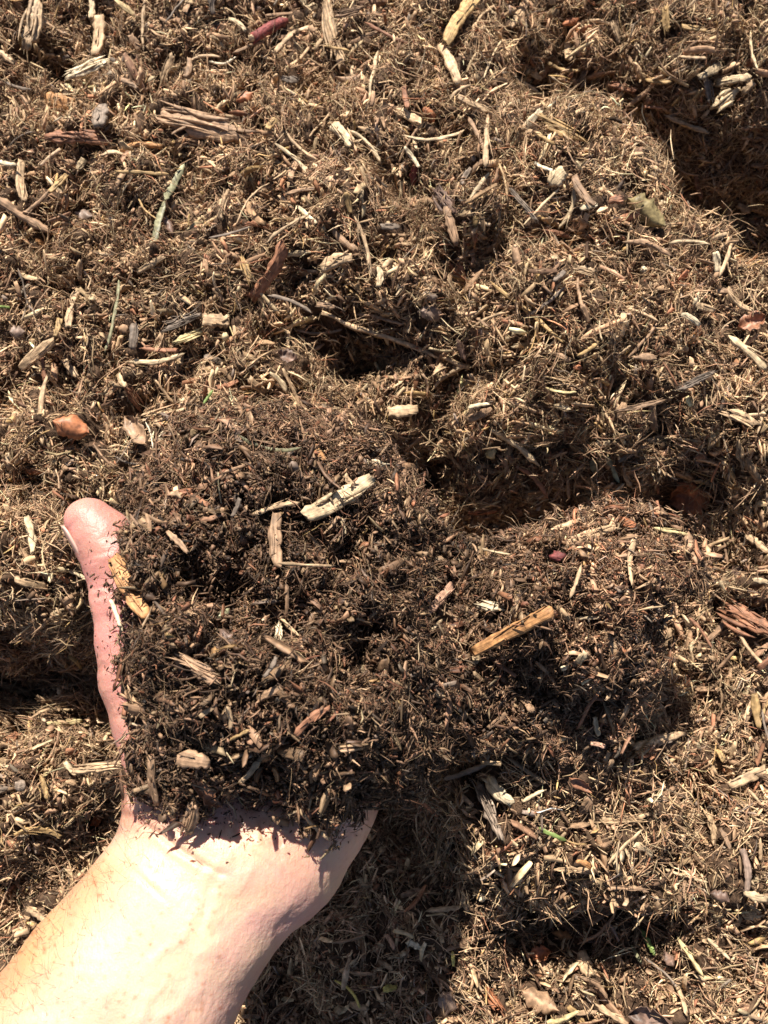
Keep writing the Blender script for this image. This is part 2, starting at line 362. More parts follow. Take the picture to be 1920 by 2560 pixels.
nail('thumbnail', tp+norm(tp-bk)*.0035, bk, np.array([-1, -.35, .0]), np.array([0, 0, -.2]), .0101, .0160, .95, (.60,.38,.31,1))

# short forearm hairs
hv, hq = [], []
hr = np.random.default_rng(21)
def add_hair(P, d, bend, L, r):
    a = norm(np.cross(d, [0.3, .5, .8])); b_ = np.cross(d, a); S = 4; base = len(hv)
    for i in range(S+1):
        s = i/S; c = P + d*L*s + bend*L*s*s; rr = r*(1-.8*s)
        for k_ in range(3): hv.append(c+(a*math.cos(k_*2.094)+b_*math.sin(k_*2.094))*rr)
    for i in range(S):
        for k_ in range(3): hq.append([base+i*3+k_, base+i*3+(k_+1) % 3, base+i*3+3+(k_+1) % 3, base+i*3+3+k_])
armd = norm(px2w(300, 2550, .17)-px2w(560, 2150, .17))
for i in range(400):
    t = hr.uniform(-.05, 1.3); q = abs(hr.normal(0, .35)) if i < 290 else hr.uniform(0, 1.2)
    u = 290-330*t+q*230; v = 2085+400*t+q*140
    h = BV_H.ray_cast(Vector(CAM), ray(u, v))
    if h[0] is None: h = BV_H.find_nearest(Vector(px2w(u, v, .165)))
    n_ = np.array(h[1]); 
    if q > .5 and hr.random() < .45: continue
    d = norm(n_*.75 + armd*(-.25+hr.normal(0, .5)) + hr.normal(0, .35, 3)); add_hair(np.array(h[0])-n_*.0003, d, norm(hr.normal(0, 1, 3)-armd*.6)*.45, hr.uniform(.004, .011)*(1 if q < .5 else .6), hr.uniform(.000035, .00007))
mh = bpy.data.materials.new('hair'); mh.use_nodes = True; bb = mh.node_tree.nodes['Principled BSDF']; bb.inputs['Base Color'].default_value = (.045,.024,.014,1); bb.inputs['Roughness'].default_value = .4
o = link('arm_hair', mesh_np('arm_hair', np.array(hv), np.array(hq)), mh, PERSON)

# ------------------------------------------------------------------ the heap of mulch on the hand
OUT = [(352,1985),(345,1960),(350,1890),(345,1840),(355,1770),(332,1725),(330,1650),(326,1600),(348,1560),(332,1500),(330,1430),(328,1370),(340,1330),(340,1290),(330,1225),(370,1180),(410,1100),(470,1065),(600,1045),
 (740,1035),(860,1058),(945,1105),(1000,1180),(1050,1260),(1110,1340),(1200,1370),(1330,1330),(1440,1295),(1580,1275),(1680,1310),(1750,1380),(1775,1430),(1750,1475),(1690,1470),(1645,1500),(1625,1560),
 (1650,1640),(1625,1730),(1560,1790),(1530,1865),(1420,1890),(1300,1865),(1200,1880),(1125,1855),(1085,1925),(1040,1972),(1000,1995),(945,1985),(895,1975),(864,2014),(800,2058),(735,2010),(660,1965),(590,1965),(530,1980),(500,2025),(462,2040),(445,1995),(400,1970)]
def inside(u, v, poly):
    c = np.zeros(u.shape, bool); n_ = len(poly)
    for i in range(n_):
        x1, y1 = poly[i]; x2, y2 = poly[(i+1) % n_]
        k_ = ((y1 > v) != (y2 > v)); c ^= k_ & (u < (x2-x1)*(v-y1)/(y2-y1+1e-9)+x1)
    return c
ST = 4.0
us = np.arange(250, 1830, ST); vs_ = np.arange(1000, 2120, ST); UU, VV = np.meshgrid(us, vs_); UF, VF = UU.ravel(), VV.ravel()
jit = 14*fbm(UF/45, VF/45, 5.5, 3)
D = seg_dist(UF+jit, VF+jit*.7, OUT+OUT[:1]); D = np.where(inside(UF+jit, VF+jit*.7, OUT), D, -D)
def gss(u0, v0, ru, rv, p=1.0): return np.exp(-((((UF-u0)/ru)**2+((VF-v0)/rv)**2))**p)
zb = .158 - .034*np.clip((UF-700)/700, 0, 1) + .014*np.clip((450-UF)/150, 0, 1) + .010*np.clip((VF-1850)/150, 0, 1)*np.clip((1000-UF)/100, 0, 1)
cu_ = np.arange(200, 1900, 20.0); cv_ = np.arange(960, 2160, 20.0); ZH = np.full((len(cv_), len(cu_)), -1.0)
for i, v in enumerate(cv_):
    for j, u in enumerate(cu_):
        h = BV_H.ray_cast(Vector(CAM), ray(u, v))
        if h[0] is not None: ZH[i, j] = h[0].z
zg = ZH.copy()
for dy in (-1, 0, 1):
    for dx in (-1, 0, 1): zg = np.maximum(zg, np.roll(ZH, (dy, dx), (0, 1)))
zg = np.maximum(zg, .05)
fi = (VF-960)/20; fj = (UF-200)/20; i0 = fi.astype(int); j0 = fj.astype(int); fi -= i0; fj -= j0
zhand = zg[i0, j0]*(1-fi)*(1-fj)+zg[i0+1, j0]*fi*(1-fj)+zg[i0, j0+1]*(1-fi)*fj+zg[i0+1, j0+1]*fi*fj
zb = np.maximum(zb, zhand+.0005)
ftip = np.exp(-((UF-1618)**2+(VF-1482)**2)/24**2)
zb -= .010*ftip
prof = np.sqrt(np.clip(1-(1-np.clip(D/110, 0, 1))**2, 0, 1))
th = .014 + .040*gss(650, 1480, 400, 470, 2) + .016*gss(900, 1780, 200, 180) + .010*gss(560, 1150, 250, 80) + .020*gss(1450, 1480, 300, 200, 2) + .016*gss(1480, 1650, 170, 120) + 0*UF - .006*gss(1350, 1790, 280, 80) - .006*gss(1330, 1860, 320, 70)
th -= .030*gss(1130, 1650, 55, 260, 1.5) + .022*gss(1150, 1400, 120, 120, 1.5) + .010*gss(1320, 1820, 140, 30) + .012*gss(680, 1500+25, 90, 22) + .010*gss(470, 1460, 130, 30) + .012*gss(770, 1600, 130, 28)
th -= .014*gss(440, 1200, 60, 60) + .002*gss(1330, 1700, 220, 40) + .010*gss(380, 1740, 50, 120) + .01*gss(1600, 1480, 40, 40) + .012*gss(760, 1850, 170, 25)
lump = fbm(UF/120, VF/120, 3.1, 2)*.006 + np.abs(vnoise(UF/62, VF/62, 8.1))*-.010 - np.abs(vnoise(UF/30, VF/30, 4.1))*.006 + fbm(UF/15, VF/15, 1.7, 2)*.0015 + .004
pit = np.clip(-vnoise(UF/34, VF/34, 2.9)-.3, 0, 1)*.028 + np.clip(-vnoise(UF/75, VF/75, 6.9)-.25, 0, 1)*.05
ZT = zb + prof*np.maximum(np.maximum(th, .004)+lump*1.5-pit, .0015)*(1-ftip)
ZBt = zb - .012*prof*np.clip((UF-900)/200, 0, 1) - .0005
keep = (D > -ST*.7)
idx = -np.ones(len(UF), int); idx[keep] = np.arange(keep.sum()); nk = keep.sum()
VT = px2w(UF[keep], VF[keep], ZT[keep]); VB = px2w(UF[keep], VF[keep], ZBt[keep])
# the underside narrows towards the hand
id2 = idx.reshape(UU.shape); a_, b_, c_, d_ = id2[:-1, :-1], id2[:-1, 1:], id2[1:, 1:], id2[1:, :-1]
ok = (a_ >= 0) & (b_ >= 0) & (c_ >= 0) & (d_ >= 0)
QT = np.stack([d_[ok], c_[ok], b_[ok], a_[ok]], -1); QB = QT[:, ::-1]+nk
CV = np.concatenate([VT, VB]); CQ = np.concatenate([QT, QB])
HEAPCORE_V, HEAPCORE_Q = CV, CQ
BV_C = BVHTree.FromPolygons(CV.tolist(), CQ.tolist())
# ------------------------------------------------------------------ pieces one can count
PAL = {'tan': (0.49, 0.335, 0.2), 'pale': (0.56, 0.42, 0.26), 'cream': (0.68, 0.55, 0.37), 'white': (0.72, 0.62, 0.46), 'brown': (0.345, 0.215, 0.13), 'dark brown': (0.135, 0.08, 0.05), 'red-brown': (0.31, 0.145, 0.082), 'rust': (0.36, 0.14, 0.065), 'orange': (0.46, 0.235, 0.1), 'golden': (0.48, 0.31, 0.14), 'straw': (0.58, 0.46, 0.24), 'yellow': (0.6, 0.48, 0.14), 'mauve': (0.25, 0.175, 0.135), 'purple-brown': (0.16, 0.1, 0.075), 'grey': (0.25, 0.19, 0.145), 'grey-green': (0.25, 0.235, 0.14), 'green': (0.2, 0.27, 0.08), 'olive': (0.22, 0.17, 0.08), 'pinkish': (0.46, 0.27, 0.18), 'crimson': (0.22, 0.06, 0.055), 'black': (0.06, 0.042, 0.03)}
def piece_mesh(kind, L, w_, col, rg, curve=0.0):
    """local mesh: length along x, width along y, thickness along z"""
    V, Q, T, G, K = [], [], [], [], []
    col = np.array(col)
    def ringtube(cx, cy, cz, hw, ht, nr, sides=8, jag=0.12, flat=True, split=0.0, colr=col):
        base = len(V); s = np.linspace(0, 1, nr)
        for i in range(nr):
            wv_ = hw[i]*(1+jag*rg.normal()); tv = ht[i]*(1+jag*rg.normal())
            for k_ in range(sides):
                a = k_*2*math.pi/sides + .3; ca, sa = math.cos(a), math.sin(a)
                if flat: ca = math.copysign(abs(ca)**.45, ca); sa = math.copysign(abs(sa)**.45, sa)
                dx = 0
                if i in (0, nr-1): dx = rg.uniform(-1, 1)*split
                j = 1+rg.normal()*jag*.5
                V.append((cx[i]+dx, cy[i]+ca*wv_*j, cz[i]+sa*tv*j)); G.append((cx[i], cy[i]+ca*wv_+ .5*sa*tv, off)); K.append(colr*(1+.10*rg.normal()))
        for i in range(nr-1):
            for k_ in range(sides):
                a0 = base+i*sides+k_; a1 = base+i*sides+(k_+1) % sides; Q.append([a0, a1, a1+sides, a0+sides])
        for e, rv in ((0, True), (nr-1, False)):
            r = [base+e*sides+k_ for k_ in range(sides)]; c = len(V)
            V.append(tuple(np.mean([V[q] for q in r], 0)+np.array([rg.uniform(-1, 1)*split*.7, 0, 0]))); G.append((cx[e], 0, off)); K.append(colr*.9)
            for k_ in range(sides):
                t_ = [r[k_], r[(k_+1) % sides], c]; T.append(t_[::-1] if rv else t_)
    off = rg.uniform(0, 50)
    if kind in ('chip', 'plank'):
        nr = 11; s = np.linspace(-1, 1, nr); pr = 1-(.32 if kind == 'chip' else .12)*np.abs(s)**rg.uniform(2.0, 4.0)
        pr = pr*(1-.25*rg.random()*(s+1)/2)*(1+.10*rg.normal(size=nr)); b_ = rg.normal()*.06*L+curve*L*.3
        ringtube(s*L/2, b_*(s*s-.4)*.7+rg.normal(size=nr)*w_*.03, rg.normal()*.05*L*(s*s-.3), pr*w_/2, np.full(nr, max(w_*rg.uniform(.14, .24), .0006))*np.clip(pr+.1, .4, 1), nr, jag=.07, split=min(L*.06, w_*.35))
        for q in range(rg.integers(1, 4)):      # splinters lifting off along the grain
            l2 = L*rg.uniform(.25, .6); x0 = rg.uniform(-.5, .5)*(L*.9-l2*.5); y0 = rg.uniform(-.4, .4)*w_; s2 = np.linspace(-1, 1, 5)
            ringtube(x0+s2*l2/2, y0+s2*rg.normal()*w_*.1, w_*.2+np.abs(s2)*rg.uniform(0, .12)*w_, (1.05-s2**2*.9)*w_*rg.uniform(.05, .13), np.full(5, w_*.05), 5, 4, .1, True, w_*.1, col*rg.uniform(.75, 1.2))
    elif kind in ('stick', 'twig', 'stem'):
        nr = 14; s = np.linspace(-1, 1, nr); tp_ = 1-(.65*np.clip((np.abs(s)-.72)/.28, 0, 1)**1.5 if kind != 'twig' else .05*np.abs(s))
        cy_ = (rg.normal()*.05+curve)*L*(s*s-.33)+np.cumsum(rg.normal(size=nr))*L*.006; cz_ = rg.normal()*.03*L*(s*s-.33)
        ringtube(s*L/2, cy_, cz_, tp_*w_/2*(1+.12*rg.normal(size=nr)), tp_*w_/2*(.6 if kind == 'stick' else .9), nr, sides=7, jag=.08, flat=False, split=w_*.5)
        if kind == 'stick' and w_ > .0018 and rg.random() < .7:
            l2 = L*rg.uniform(.2, .5); s2 = np.linspace(0, 1, 5); x0 = rg.uniform(-.4, .2)*L
            ringtube(x0+s2*l2, w_*.35+s2*w_*rg.uniform(.2, 1.2), w_*.3+s2*w_*rg.uniform(0, .7), (1.05-s2)*w_*.16, (1.05-s2)*w_*.1, 5, 4, .1, False, w_*.1)
    elif kind == 'bundle':
        nr = 15; s = np.linspace(-1, 1, nr); pr = (1-.5*np.abs(s)**2.5)*(1+.13*rg.normal(size=nr)); bd_ = rg.normal()*.04*L
        ringtube(s*L*.46, bd_*(s*s-.3)+np.cumsum(rg.normal(size=nr))*w_*.05, np.zeros(nr), pr*w_*.36, np.full(nr, w_*.16)*(1+.2*rg.normal(size=nr)), nr, 10, .12, True, w_*.5)
        for q in range(11):
            l2 = L*rg.uniform(.35, .95); x0 = rg.normal()*L*.12; y0 = rg.normal()*w_*.22; a0 = rg.normal()*.045; s2 = np.linspace(-1, 1, 7)
            ringtube(x0+s2*l2/2, y0+s2*a0*l2/2+rg.normal()*.04*L*s2*s2, rg.uniform(.08, .26)*w_+s2*rg.normal()*.015*L, (1.05-s2**2)*w_*rg.uniform(.05, .13), (1.05-s2**2)*w_*.06, 7, 4, .12, False, w_*.1, col*rg.uniform(.6, 1.25))
    elif kind in ('leaf', 'blade'):
        na, nb = (14, 7) if kind == 'leaf' else (18, 3)
        cu = rg.uniform(.5, 1.3)*(1 if rg.random() < .5 else -1) if kind == 'leaf' else .5; ed = 1+.16*rg.normal(size=(na, 2)); bl = rg.normal()*.2
        for sd_ in (0, 1):
            for i in range(na):
                s = i/(na-1)*2-1; wd = max(1-abs(s)**(2.4 if kind == 'leaf' else 6), .03)
                for j in range(nb):
                    f = j/(nb-1)*2-1; y = f*w_/2*wd*ed[i, int(f > 0)]
                    z = cu*w_*.32*(f*f) + bl*L*.25*s*s + .05*w_*math.sin(5*s+f*3+off)+ (0.02*w_*abs(f) if kind == 'leaf' else 0)
                    V.append((s*L/2, y+(curve*L*(s*s-.33)), z-sd_*max(.00022, w_*.02))); G.append((s*L/2, y, off))
                    K.append(col*(1+.13*rg.normal())*(1.25 if abs(f) < .01 and kind == 'leaf' else 1))
        for sd_ in (0, 1):
            for i in range(na-1):
                for j in range(nb-1):
                    k_ = sd_*na*nb+i*nb+j; q = [k_, k_+nb, k_+nb+1, k_+1]; Q.append(q if not sd_ else q[::-1])
        bd = [j for j in range(nb)]+[i*nb+nb-1 for i in range(1, na)]+[(na-1)*nb+j for j in range(nb-2, -1, -1)]+[i*nb for i in range(na-2, 0, -1)]
        for p, q in zip(bd, bd[1:]+bd[:1]): Q.append([p, q, q+na*nb, p+na*nb])
    elif kind == 'lump':
        nu, nv = 12, 8
        for i in range(1, nv):
            for j in range(nu):
                a = j*2*math.pi/nu; b_ = math.pi*i/nv; d = np.array([math.sin(b_)*math.cos(a), math.sin(b_)*math.sin(a), math.cos(b_)])
                r = 1+.42*float(fbm(np.array([d[0]*1.6+off]), np.array([d[1]*1.6]), d[2]*1.6, 3)[0])
                V.append((d[0]*L/2*r, d[1]*w_/2*r, d[2]*min(L, w_)*.27*r)); G.append((d[0]*L, d[1]*w_, off)); K.append(col*(1+.15*rg.normal()))
        for i in range(nv-2):
            for j in range(nu): Q.append([i*nu+j, (i+1)*nu+j, (i+1)*nu+(j+1) % nu, i*nu+(j+1) % nu])
        t0 = len(V); V += [(0, 0, min(L, w_)*.27), (0, 0, -min(L, w_)*.27)]; G += [(0, 0, off)]*2; K += [col]*2
        for j in range(nu): T.append([t0, j, (j+1) % nu]); T.append([t0+1, (nv-2)*nu+(j+1) % nu, (nv-2)*nu+j])
    return mesh_np('piece', np.array(V), np.array(Q), np.array(T) if T else None, np.clip(np.array(K), .004, .95), np.array(G), smooth=kind in ('leaf', 'blade', 'lump', 'twig'))
CAMV = Vector(CAM)
def cast(u, v):
    best = None
    for nm, bv in (('g', BV_G), ('c', BV_C), ('h', BV_H)):
        h = bv.ray_cast(CAMV, ray(u, v))
        if h[0] is not None and (best is None or h[3] < best[0]): best = (h[3], h[0], h[1], nm)
    return best
KINDNAME = {'chip': 'wood_chip', 'plank': 'wood_chip', 'stick': 'stick', 'twig': 'twig', 'stem': 'dry_stem', 'bundle': 'bark_strip', 'leaf': 'dead_leaf', 'blade': 'grass_blade', 'lump': 'compost_lump'}
KINDCAT = {'chip': 'wood chip', 'plank': 'wood chip', 'stick': 'stick', 'twig': 'twig', 'stem': 'stem', 'bundle': 'bark strip', 'leaf': 'dead leaf', 'blade': 'grass blade', 'lump': 'lump'}
FOOT = []
PIECES = []
def place(kind, u0, v0, u1, v1, wpx, colname, label=None, name=None, lift=None, curve=0.0, seed=0, cat=None, rise=0.0, mul=1.0):
    rg = np.random.default_rng(1000+seed); wpx = wpx*(1.15 if kind in ('chip', 'plank', 'bundle') else 1.1)
    h0, h1, hm = cast(u0, v0), cast(u1, v1), cast((u0+u1)/2, (v0+v1)/2)
    if not (h0 and h1 and hm): return None
    zm = hm[1].z; zmx = .45*math.hypot(u1-u0, v1-v0)/4800
    top = lambda h: min(max(h[1].z, zm-zmx), zm+zmx)
    a = px2w(u0, v0, top(h0)+.0); b = px2w(u1, v1, top(h1)+rise); 
    mid = (a+b)/2; up_ = np.array(hm[2]); up_ = norm(up_*.5+np.array([rg.normal()*.22, rg.normal()*.22, .8]))
    depth = (mid-CAM)@FWD; w_ = wpx*depth/F; L = float(np.linalg.norm(b-a))
    x = norm(b-a); y = norm(np.cross(up_, x)); z = np.cross(x, y)
    over = max(0.0, hm[1].z - mid[2]); lf = (.009 if hm[3] == 'g' else .0125)+w_*.12 if lift is None else lift
    mid = mid + z*lf + np.array([0, 0, over*.8])
    sc = ((mid-CAM)@FWD)/depth
    mid2 = px2w((u0+u1)/2, (v0+v1)/2, mid[2])
    col = np.array(PAL[colname])*(mul if hm[3] != 'c' else mul*.95)*rg.uniform(.9, 1.1)
    mesh = piece_mesh(kind, L*sc, w_*sc, col, rg, curve)
    nm = name or KINDNAME[kind]
    o = link(nm, mesh, M_LEAF if kind in ('leaf', 'blade') else M_CHIP)
    o.matrix_world = Matrix(((x[0], y[0], z[0], mid2[0]), (x[1], y[1], z[1], mid2[1]), (x[2], y[2], z[2], mid2[2]), (0, 0, 0, 1)))
    o['category'] = cat or KINDCAT[kind]
    if label: o['label'] = label
    FOOT.append((u0, v0, u1, v1, wpx)); PIECES.append((o, kind, colname, (u0+u1)/2, (v0+v1)/2, math.hypot(u1-u0, v1-v0), wpx, hm[3], label))
    return o
# landmarks: pieces with a label of their own; the last word is how other labels refer to them
LM = [
 ('bundle',95,-10,72,118,46,'tan','broad frayed tan bark strip at the top left edge','the broad bark strip at the top left'),
 ('chip',252,46,242,140,30,'tan','flat tan chip standing upright near the top left corner','the upright tan chip near the top left corner'),
 ('bundle',162,190,268,145,30,'cream','pale cream shredded splinters lying on the upper left mulch','the cream shredded splinters'),
 ('stem',218,224,292,196,9,'straw','short yellow straw under the cream shredded splinters','the short yellow straw'),
 ('chip',120,249,186,265,42,'orange','oval orange-tan bark flake near the left edge','the oval orange-tan flake'),
 ('chip',255,264,247,314,36,'grey','dark grey square chip right of the oval orange-tan flake','the dark grey square chip'),
 ('bundle',345,280,622,326,56,'brown','large long shard of brown bark lying across the upper left','the large brown bark shard'),
 ('twig',304,368,402,357,13,'orange','short orange stick under the large brown bark shard','the short orange stick'),
 ('bundle',114,338,270,350,34,'red-brown','shredded reddish bark at the left under the dark grey chip','the shredded reddish bark'),
 ('twig',636,92,704,54,27,'crimson','short purple-red twig with pale cut ends near the top','the purple-red twig'),
 ('bundle',806,-15,853,174,34,'tan','long tan wood strip entering from the top edge','the long tan strip at the top edge'),
 ('leaf',838,196,934,180,22,'brown','curved brown chip of bark below the long tan strip','the curved brown bark chip'),
 ('chip',832,311,882,363,27,'pale','short thick pale chip beside a long splinter, upper middle','the short thick pale chip'),
 ('blade',458,417,408,508,14,'grey-green','upper half of a mottled grey-green sedge blade, upper left','the upper sedge blade'),
 ('blade',412,500,380,622,15,'grey-green','lower half of a mottled grey-green sedge blade, left of a dark red leaf','the lower sedge blade'),
 ('stick',-10,495,123,582,20,'brown','long brown stick coming in from the left edge','the long brown stick at the left edge'),
 ('plank',716,615,632,748,30,'red-brown','long red-brown plank-like chip in the upper middle','the red-brown plank chip'),
 ('chip',803,668,877,640,30,'tan','thick tan chip right of the red-brown plank chip','the thick tan chip'),
 ('stick',301,702,263,880,9,'grey-green','long greenish stem on the left part of the mulch','the long greenish stem'),
 ('chip',506,799,572,804,32,'tan','flat oblong tan chip right of a dark hole, left half','the flat oblong tan chip'),
 ('bundle',437,856,505,830,22,'straw','pale green seed head lying under the oblong tan chip','the pale green seed head'),
 ('leaf',130,1052,222,1082,56,'rust','curled rust-red dry leaf above the thumb','the curled rust-red leaf'),
 ('chip',50,920,132,853,24,'tan','broad tan stick at the left edge above the rust-red leaf','the broad tan stick at the left edge'),
 ('leaf',318,1042,372,1112,42,'brown','wide flat brown bark piece above the held heap on the left','the wide flat bark piece'),
 ('stick',546,1045,600,1061,12,'white','bright white splinter above the held heap','the bright white splinter'),
 ('blade',594,1100,754,1132,9,'grey-green','long curved grey-green grass blade just above the held heap','the long curved grey-green blade'),
 ('twig',800,790,1174,920,11,'tan','long thin twig reaching over the dark hole in the centre','the long twig over the dark hole'),
 ('leaf',694,888,743,903,32,'purple-brown','purple-brown leaf scrap left of the long twig','the purple-brown leaf scrap'),
 ('chip',784,1109,812,1157,16,'orange','rust-orange splinter on the top of the held heap','the rust-orange splinter'),
 ('bundle',915,1155,968,1172,34,'cream','cream splintered chunk on the top edge of the held heap','the cream splintered chunk'),
 ('chip',1190,-10,1114,98,34,'golden','golden brown branch slanting in from the top edge','the golden branch at the top edge'),
 ('chip',1104,112,1147,206,24,'tan','flat tan chip below the golden branch','the flat tan chip below the golden branch'),
 ('bundle',1226,166,1376,256,26,'pale','frayed pale bundle of fibres on the crest of the ridge','the frayed pale bundle on the ridge'),
 ('lump',1056,274,1088,304,26,'rust','rust-red crumbly lump in the upper middle','the rust-red crumbly lump'),
 ('chip',1349,277,1277,366,17,'cream','pale cream splinter leaning in a hollow, upper right','the leaning cream splinter'),
 ('chip',1412,426,1376,460,36,'pale','square pale chip on the slope of the ridge','the square pale chip'),
 ('leaf',1036,402,1030,470,17,'crimson','narrow dark red curled leaf right of the centre top','the narrow dark red leaf'),
 ('bundle',1088,478,1132,528,36,'purple-brown','purplish brown bark lump below the narrow dark red leaf','the purplish bark lump'),
 ('leaf',1570,496,1664,566,56,'olive','olive brown leaf half sunk in the ridge at the right','the olive brown leaf'),
 ('bundle',1786,268,1838,228,38,'pale','pale broken chunk at the rim of the dark cleft, upper right','the pale broken chunk'),
 ('chip',1790,206,1874,192,18,'pale','flat pale chip above the pale broken chunk','the flat pale chip at the upper right'),
 ('stick',1855,368,1786,445,10,'grey','grey stick lying in the dark cleft at the right','the grey stick in the cleft'),
 ('leaf',1056,778,1118,786,36,'mauve','dusty mauve-grey leaf scrap right of centre','the mauve-grey leaf scrap'),
 ('stick',1228,704,1402,858,9,'golden','long golden stalk slanting across the ridge right of centre','the long golden stalk'),
 ('stem',1191,920,1406,873,7,'pale','long curved pale stem under the long golden stalk','the long curved pale stem'),
 ('chip',972,1030,1042,1024,27,'tan','tan chip on the lip between the two dark holes','the tan chip between the holes'),
 ('lump',1216,1134,1240,1130,30,'straw','small square pale yellow block of wood','the pale yellow block'),
 ('stick',1228,1073,1350,1157,14,'pale','long pale splinter right of the pale yellow block','the long pale splinter'),
 ('twig',1067,1142,1114,1227,14,'golden','golden straw stalk standing beside the held heap','the golden straw stalk'),
 ('leaf',1685,1240,1788,1222,74,'rust','large rust-brown dead leaf in the shade at the right','the large rust-brown leaf'),
 ('bundle',1814,1026,1894,1060,30,'tan','frayed tan wood bundle at the right edge','the frayed tan bundle at the right edge'),
 ('leaf',1843,824,1912,796,44,'red-brown','red-brown leaf at the right edge above the frayed bundle','the red-brown leaf at the right edge'),
 ('chip',283,1394,361,1540,40,'orange','wet orange bark chip wedged against the thumb','the wet orange chip by the thumb'),
 ('chip',279,1502,306,1578,9,'cream','cream splinter stuck beside the thumb, left of the wet orange chip','the cream splinter by the thumb'),
 ('chip',758,1296,922,1206,44,'pale','large pale flat chip on top of the held heap','the large pale chip on the heap'),
 ('chip',689,1288,692,1420,30,'brown','upright brown plank chip left of the large pale chip','the upright brown plank chip'),
 ('stem',698,1407,842,1415,8,'tan','straight tan straw lying level on the held heap','the level tan straw'),
 ('leaf',546,1543,575,1519,20,'grey-green','small grey-green leaf on the held heap','the small grey-green leaf'),
 ('leaf',542,1574,581,1620,32,'purple-brown','purple-brown leaf under the small grey-green leaf','the purple-brown leaf on the heap'),
 ('bundle',438,1638,552,1700,40,'brown','thick fibrous brown bark chunk on the lower left of the held heap','the fibrous bark chunk'),
 ('chip',737,1833,821,1765,19,'red-brown','reddish brown stick near the bottom of the held heap','the reddish brown stick on the heap'),
 ('plank',1177,1632,1376,1530,29,'orange','straight orange plank-like chip lying over the fingers','the orange plank chip'),
 ('chip',1069,1532,1129,1464,25,'pinkish','pinkish grey chip upper left of the orange plank chip','the pinkish grey chip'),
 ('bundle',1198,1508,1257,1522,30,'cream','broken cream chip above the orange plank chip','the broken cream chip'),
 ('chip',1415,1358,1546,1315,20,'tan','long tan chip at the top of the mulch over the fingers','the long tan chip over the fingers'),
 ('lump',1546,1296,1588,1320,22,'rust','rust-red shred at the top of the mulch over the fingers','the rust-red shred'),
 ('lump',1376,1389,1412,1392,24,'crimson','small dark red lump left of the long tan chip over the fingers','the small dark red lump'),
 ('bundle',1808,1522,1925,1584,48,'red-brown','reddish frayed bark at the right edge beside the fingers','the reddish frayed bark'),
 ('twig',1828,1556,1925,1688,9,'tan','curved tan twig under the reddish frayed bark','the curved tan twig at the right edge'),
 ('chip',40,2076,152,2081,15,'golden','golden chip lying in the dim mulch left of the wrist','the golden chip left of the wrist'),
 ('bundle',178,1930,318,1912,26,'tan','frayed tan stick pointing at the base of the thumb','the frayed stick by the thumb base'),
 ('lump',38,1966,62,1962,24,'grey','pale grey pebble at the left edge','the pale grey pebble'),
 ('leaf',473,1950,540,2018,40,'red-brown','red-brown bark flake on the lower rim of the held heap','the red-brown flake on the rim'),
 ('bundle',486,2006,462,2086,36,'brown','brown fibrous chip hanging over the wrist','the brown chip over the wrist'),
 ('stick',744,2020,818,2102,12,'tan','thin tan splinter pointing down onto the palm heel','the splinter on the palm heel'),
 ('chip',446,1894,523,1907,38,'brown','oval brown chip above the red-brown flake on the rim','the oval brown chip'),
 ('chip',1212,1942,1270,2006,32,'cream','very bright cream chip lit by the sun right of the held heap','the very bright cream chip'),
 ('twig',1118,1949,1218,1916,13,'grey','grey-brown stick lying above the very bright cream chip','the grey-brown stick'),
 ('bundle',1190,1948,1245,2094,32,'grey','long grey-brown bark strip under the very bright cream chip','the long grey-brown bark strip'),
 ('leaf',1422,1940,1478,1972,26,'red-brown','reddish leaf scrap in the lower right mound','the reddish leaf scrap'),
 ('bundle',1504,2052,1634,2044,17,'tan','frayed level tan stick on the lower right mound','the frayed level tan stick'),
 ('blade',1346,2070,1418,2104,9,'green','olive green grass tip on the lower right mound','the olive green grass tip'),
 ('lump',1192,2238,1214,2248,20,'cream','bright cream crumb above the lower dark hollow','the bright cream crumb'),
 ('leaf',1328,2394,1379,2381,34,'rust','crumpled rusty leaf under the lower dark hollow','the crumpled rusty leaf'),
 ('chip',1451,2385,1476,2442,29,'tan','teardrop shaped tan chip near the bottom','the teardrop tan chip'),
 ('chip',1046,2379,1115,2464,29,'brown','brown bark chip at the bottom right of the arm shadow','the brown bark chip by the shadow'),
 ('leaf',1304,2477,1398,2528,44,'brown','thick curled grey-brown bark piece at the bottom','the curled bark piece at the bottom'),
 ('leaf',1577,2524,1682,2552,54,'purple-brown','dark purple-brown leaf at the bottom edge','the purple leaf at the bottom edge'),
 ('stem',1363,2562,1448,2533,12,'straw','pale yellow straw at the bottom edge','the yellow straw at the bottom edge'),
 ('stem',839,2444,900,2512,7,'yellow','thin yellow-green stem beside the arm shadow at the bottom','the thin yellow-green stem'),
 ('stick',1692,2344,1755,2441,11,'straw','long straw-coloured stalk at the lower right','the long stalk at the lower right'),
 ('blade',1602,2321,1638,2389,11,'green','yellow-green grass blade at the lower right','the yellow-green blade'),
 ('twig',1859,2124,1869,2232,15,'mauve','mauve stem standing upright at the lower right edge','the mauve stem'),
 ('chip',1826,1966,1912,1922,24,'tan','tan chip near the right edge of the lower mound','the tan chip near the right edge'),
]
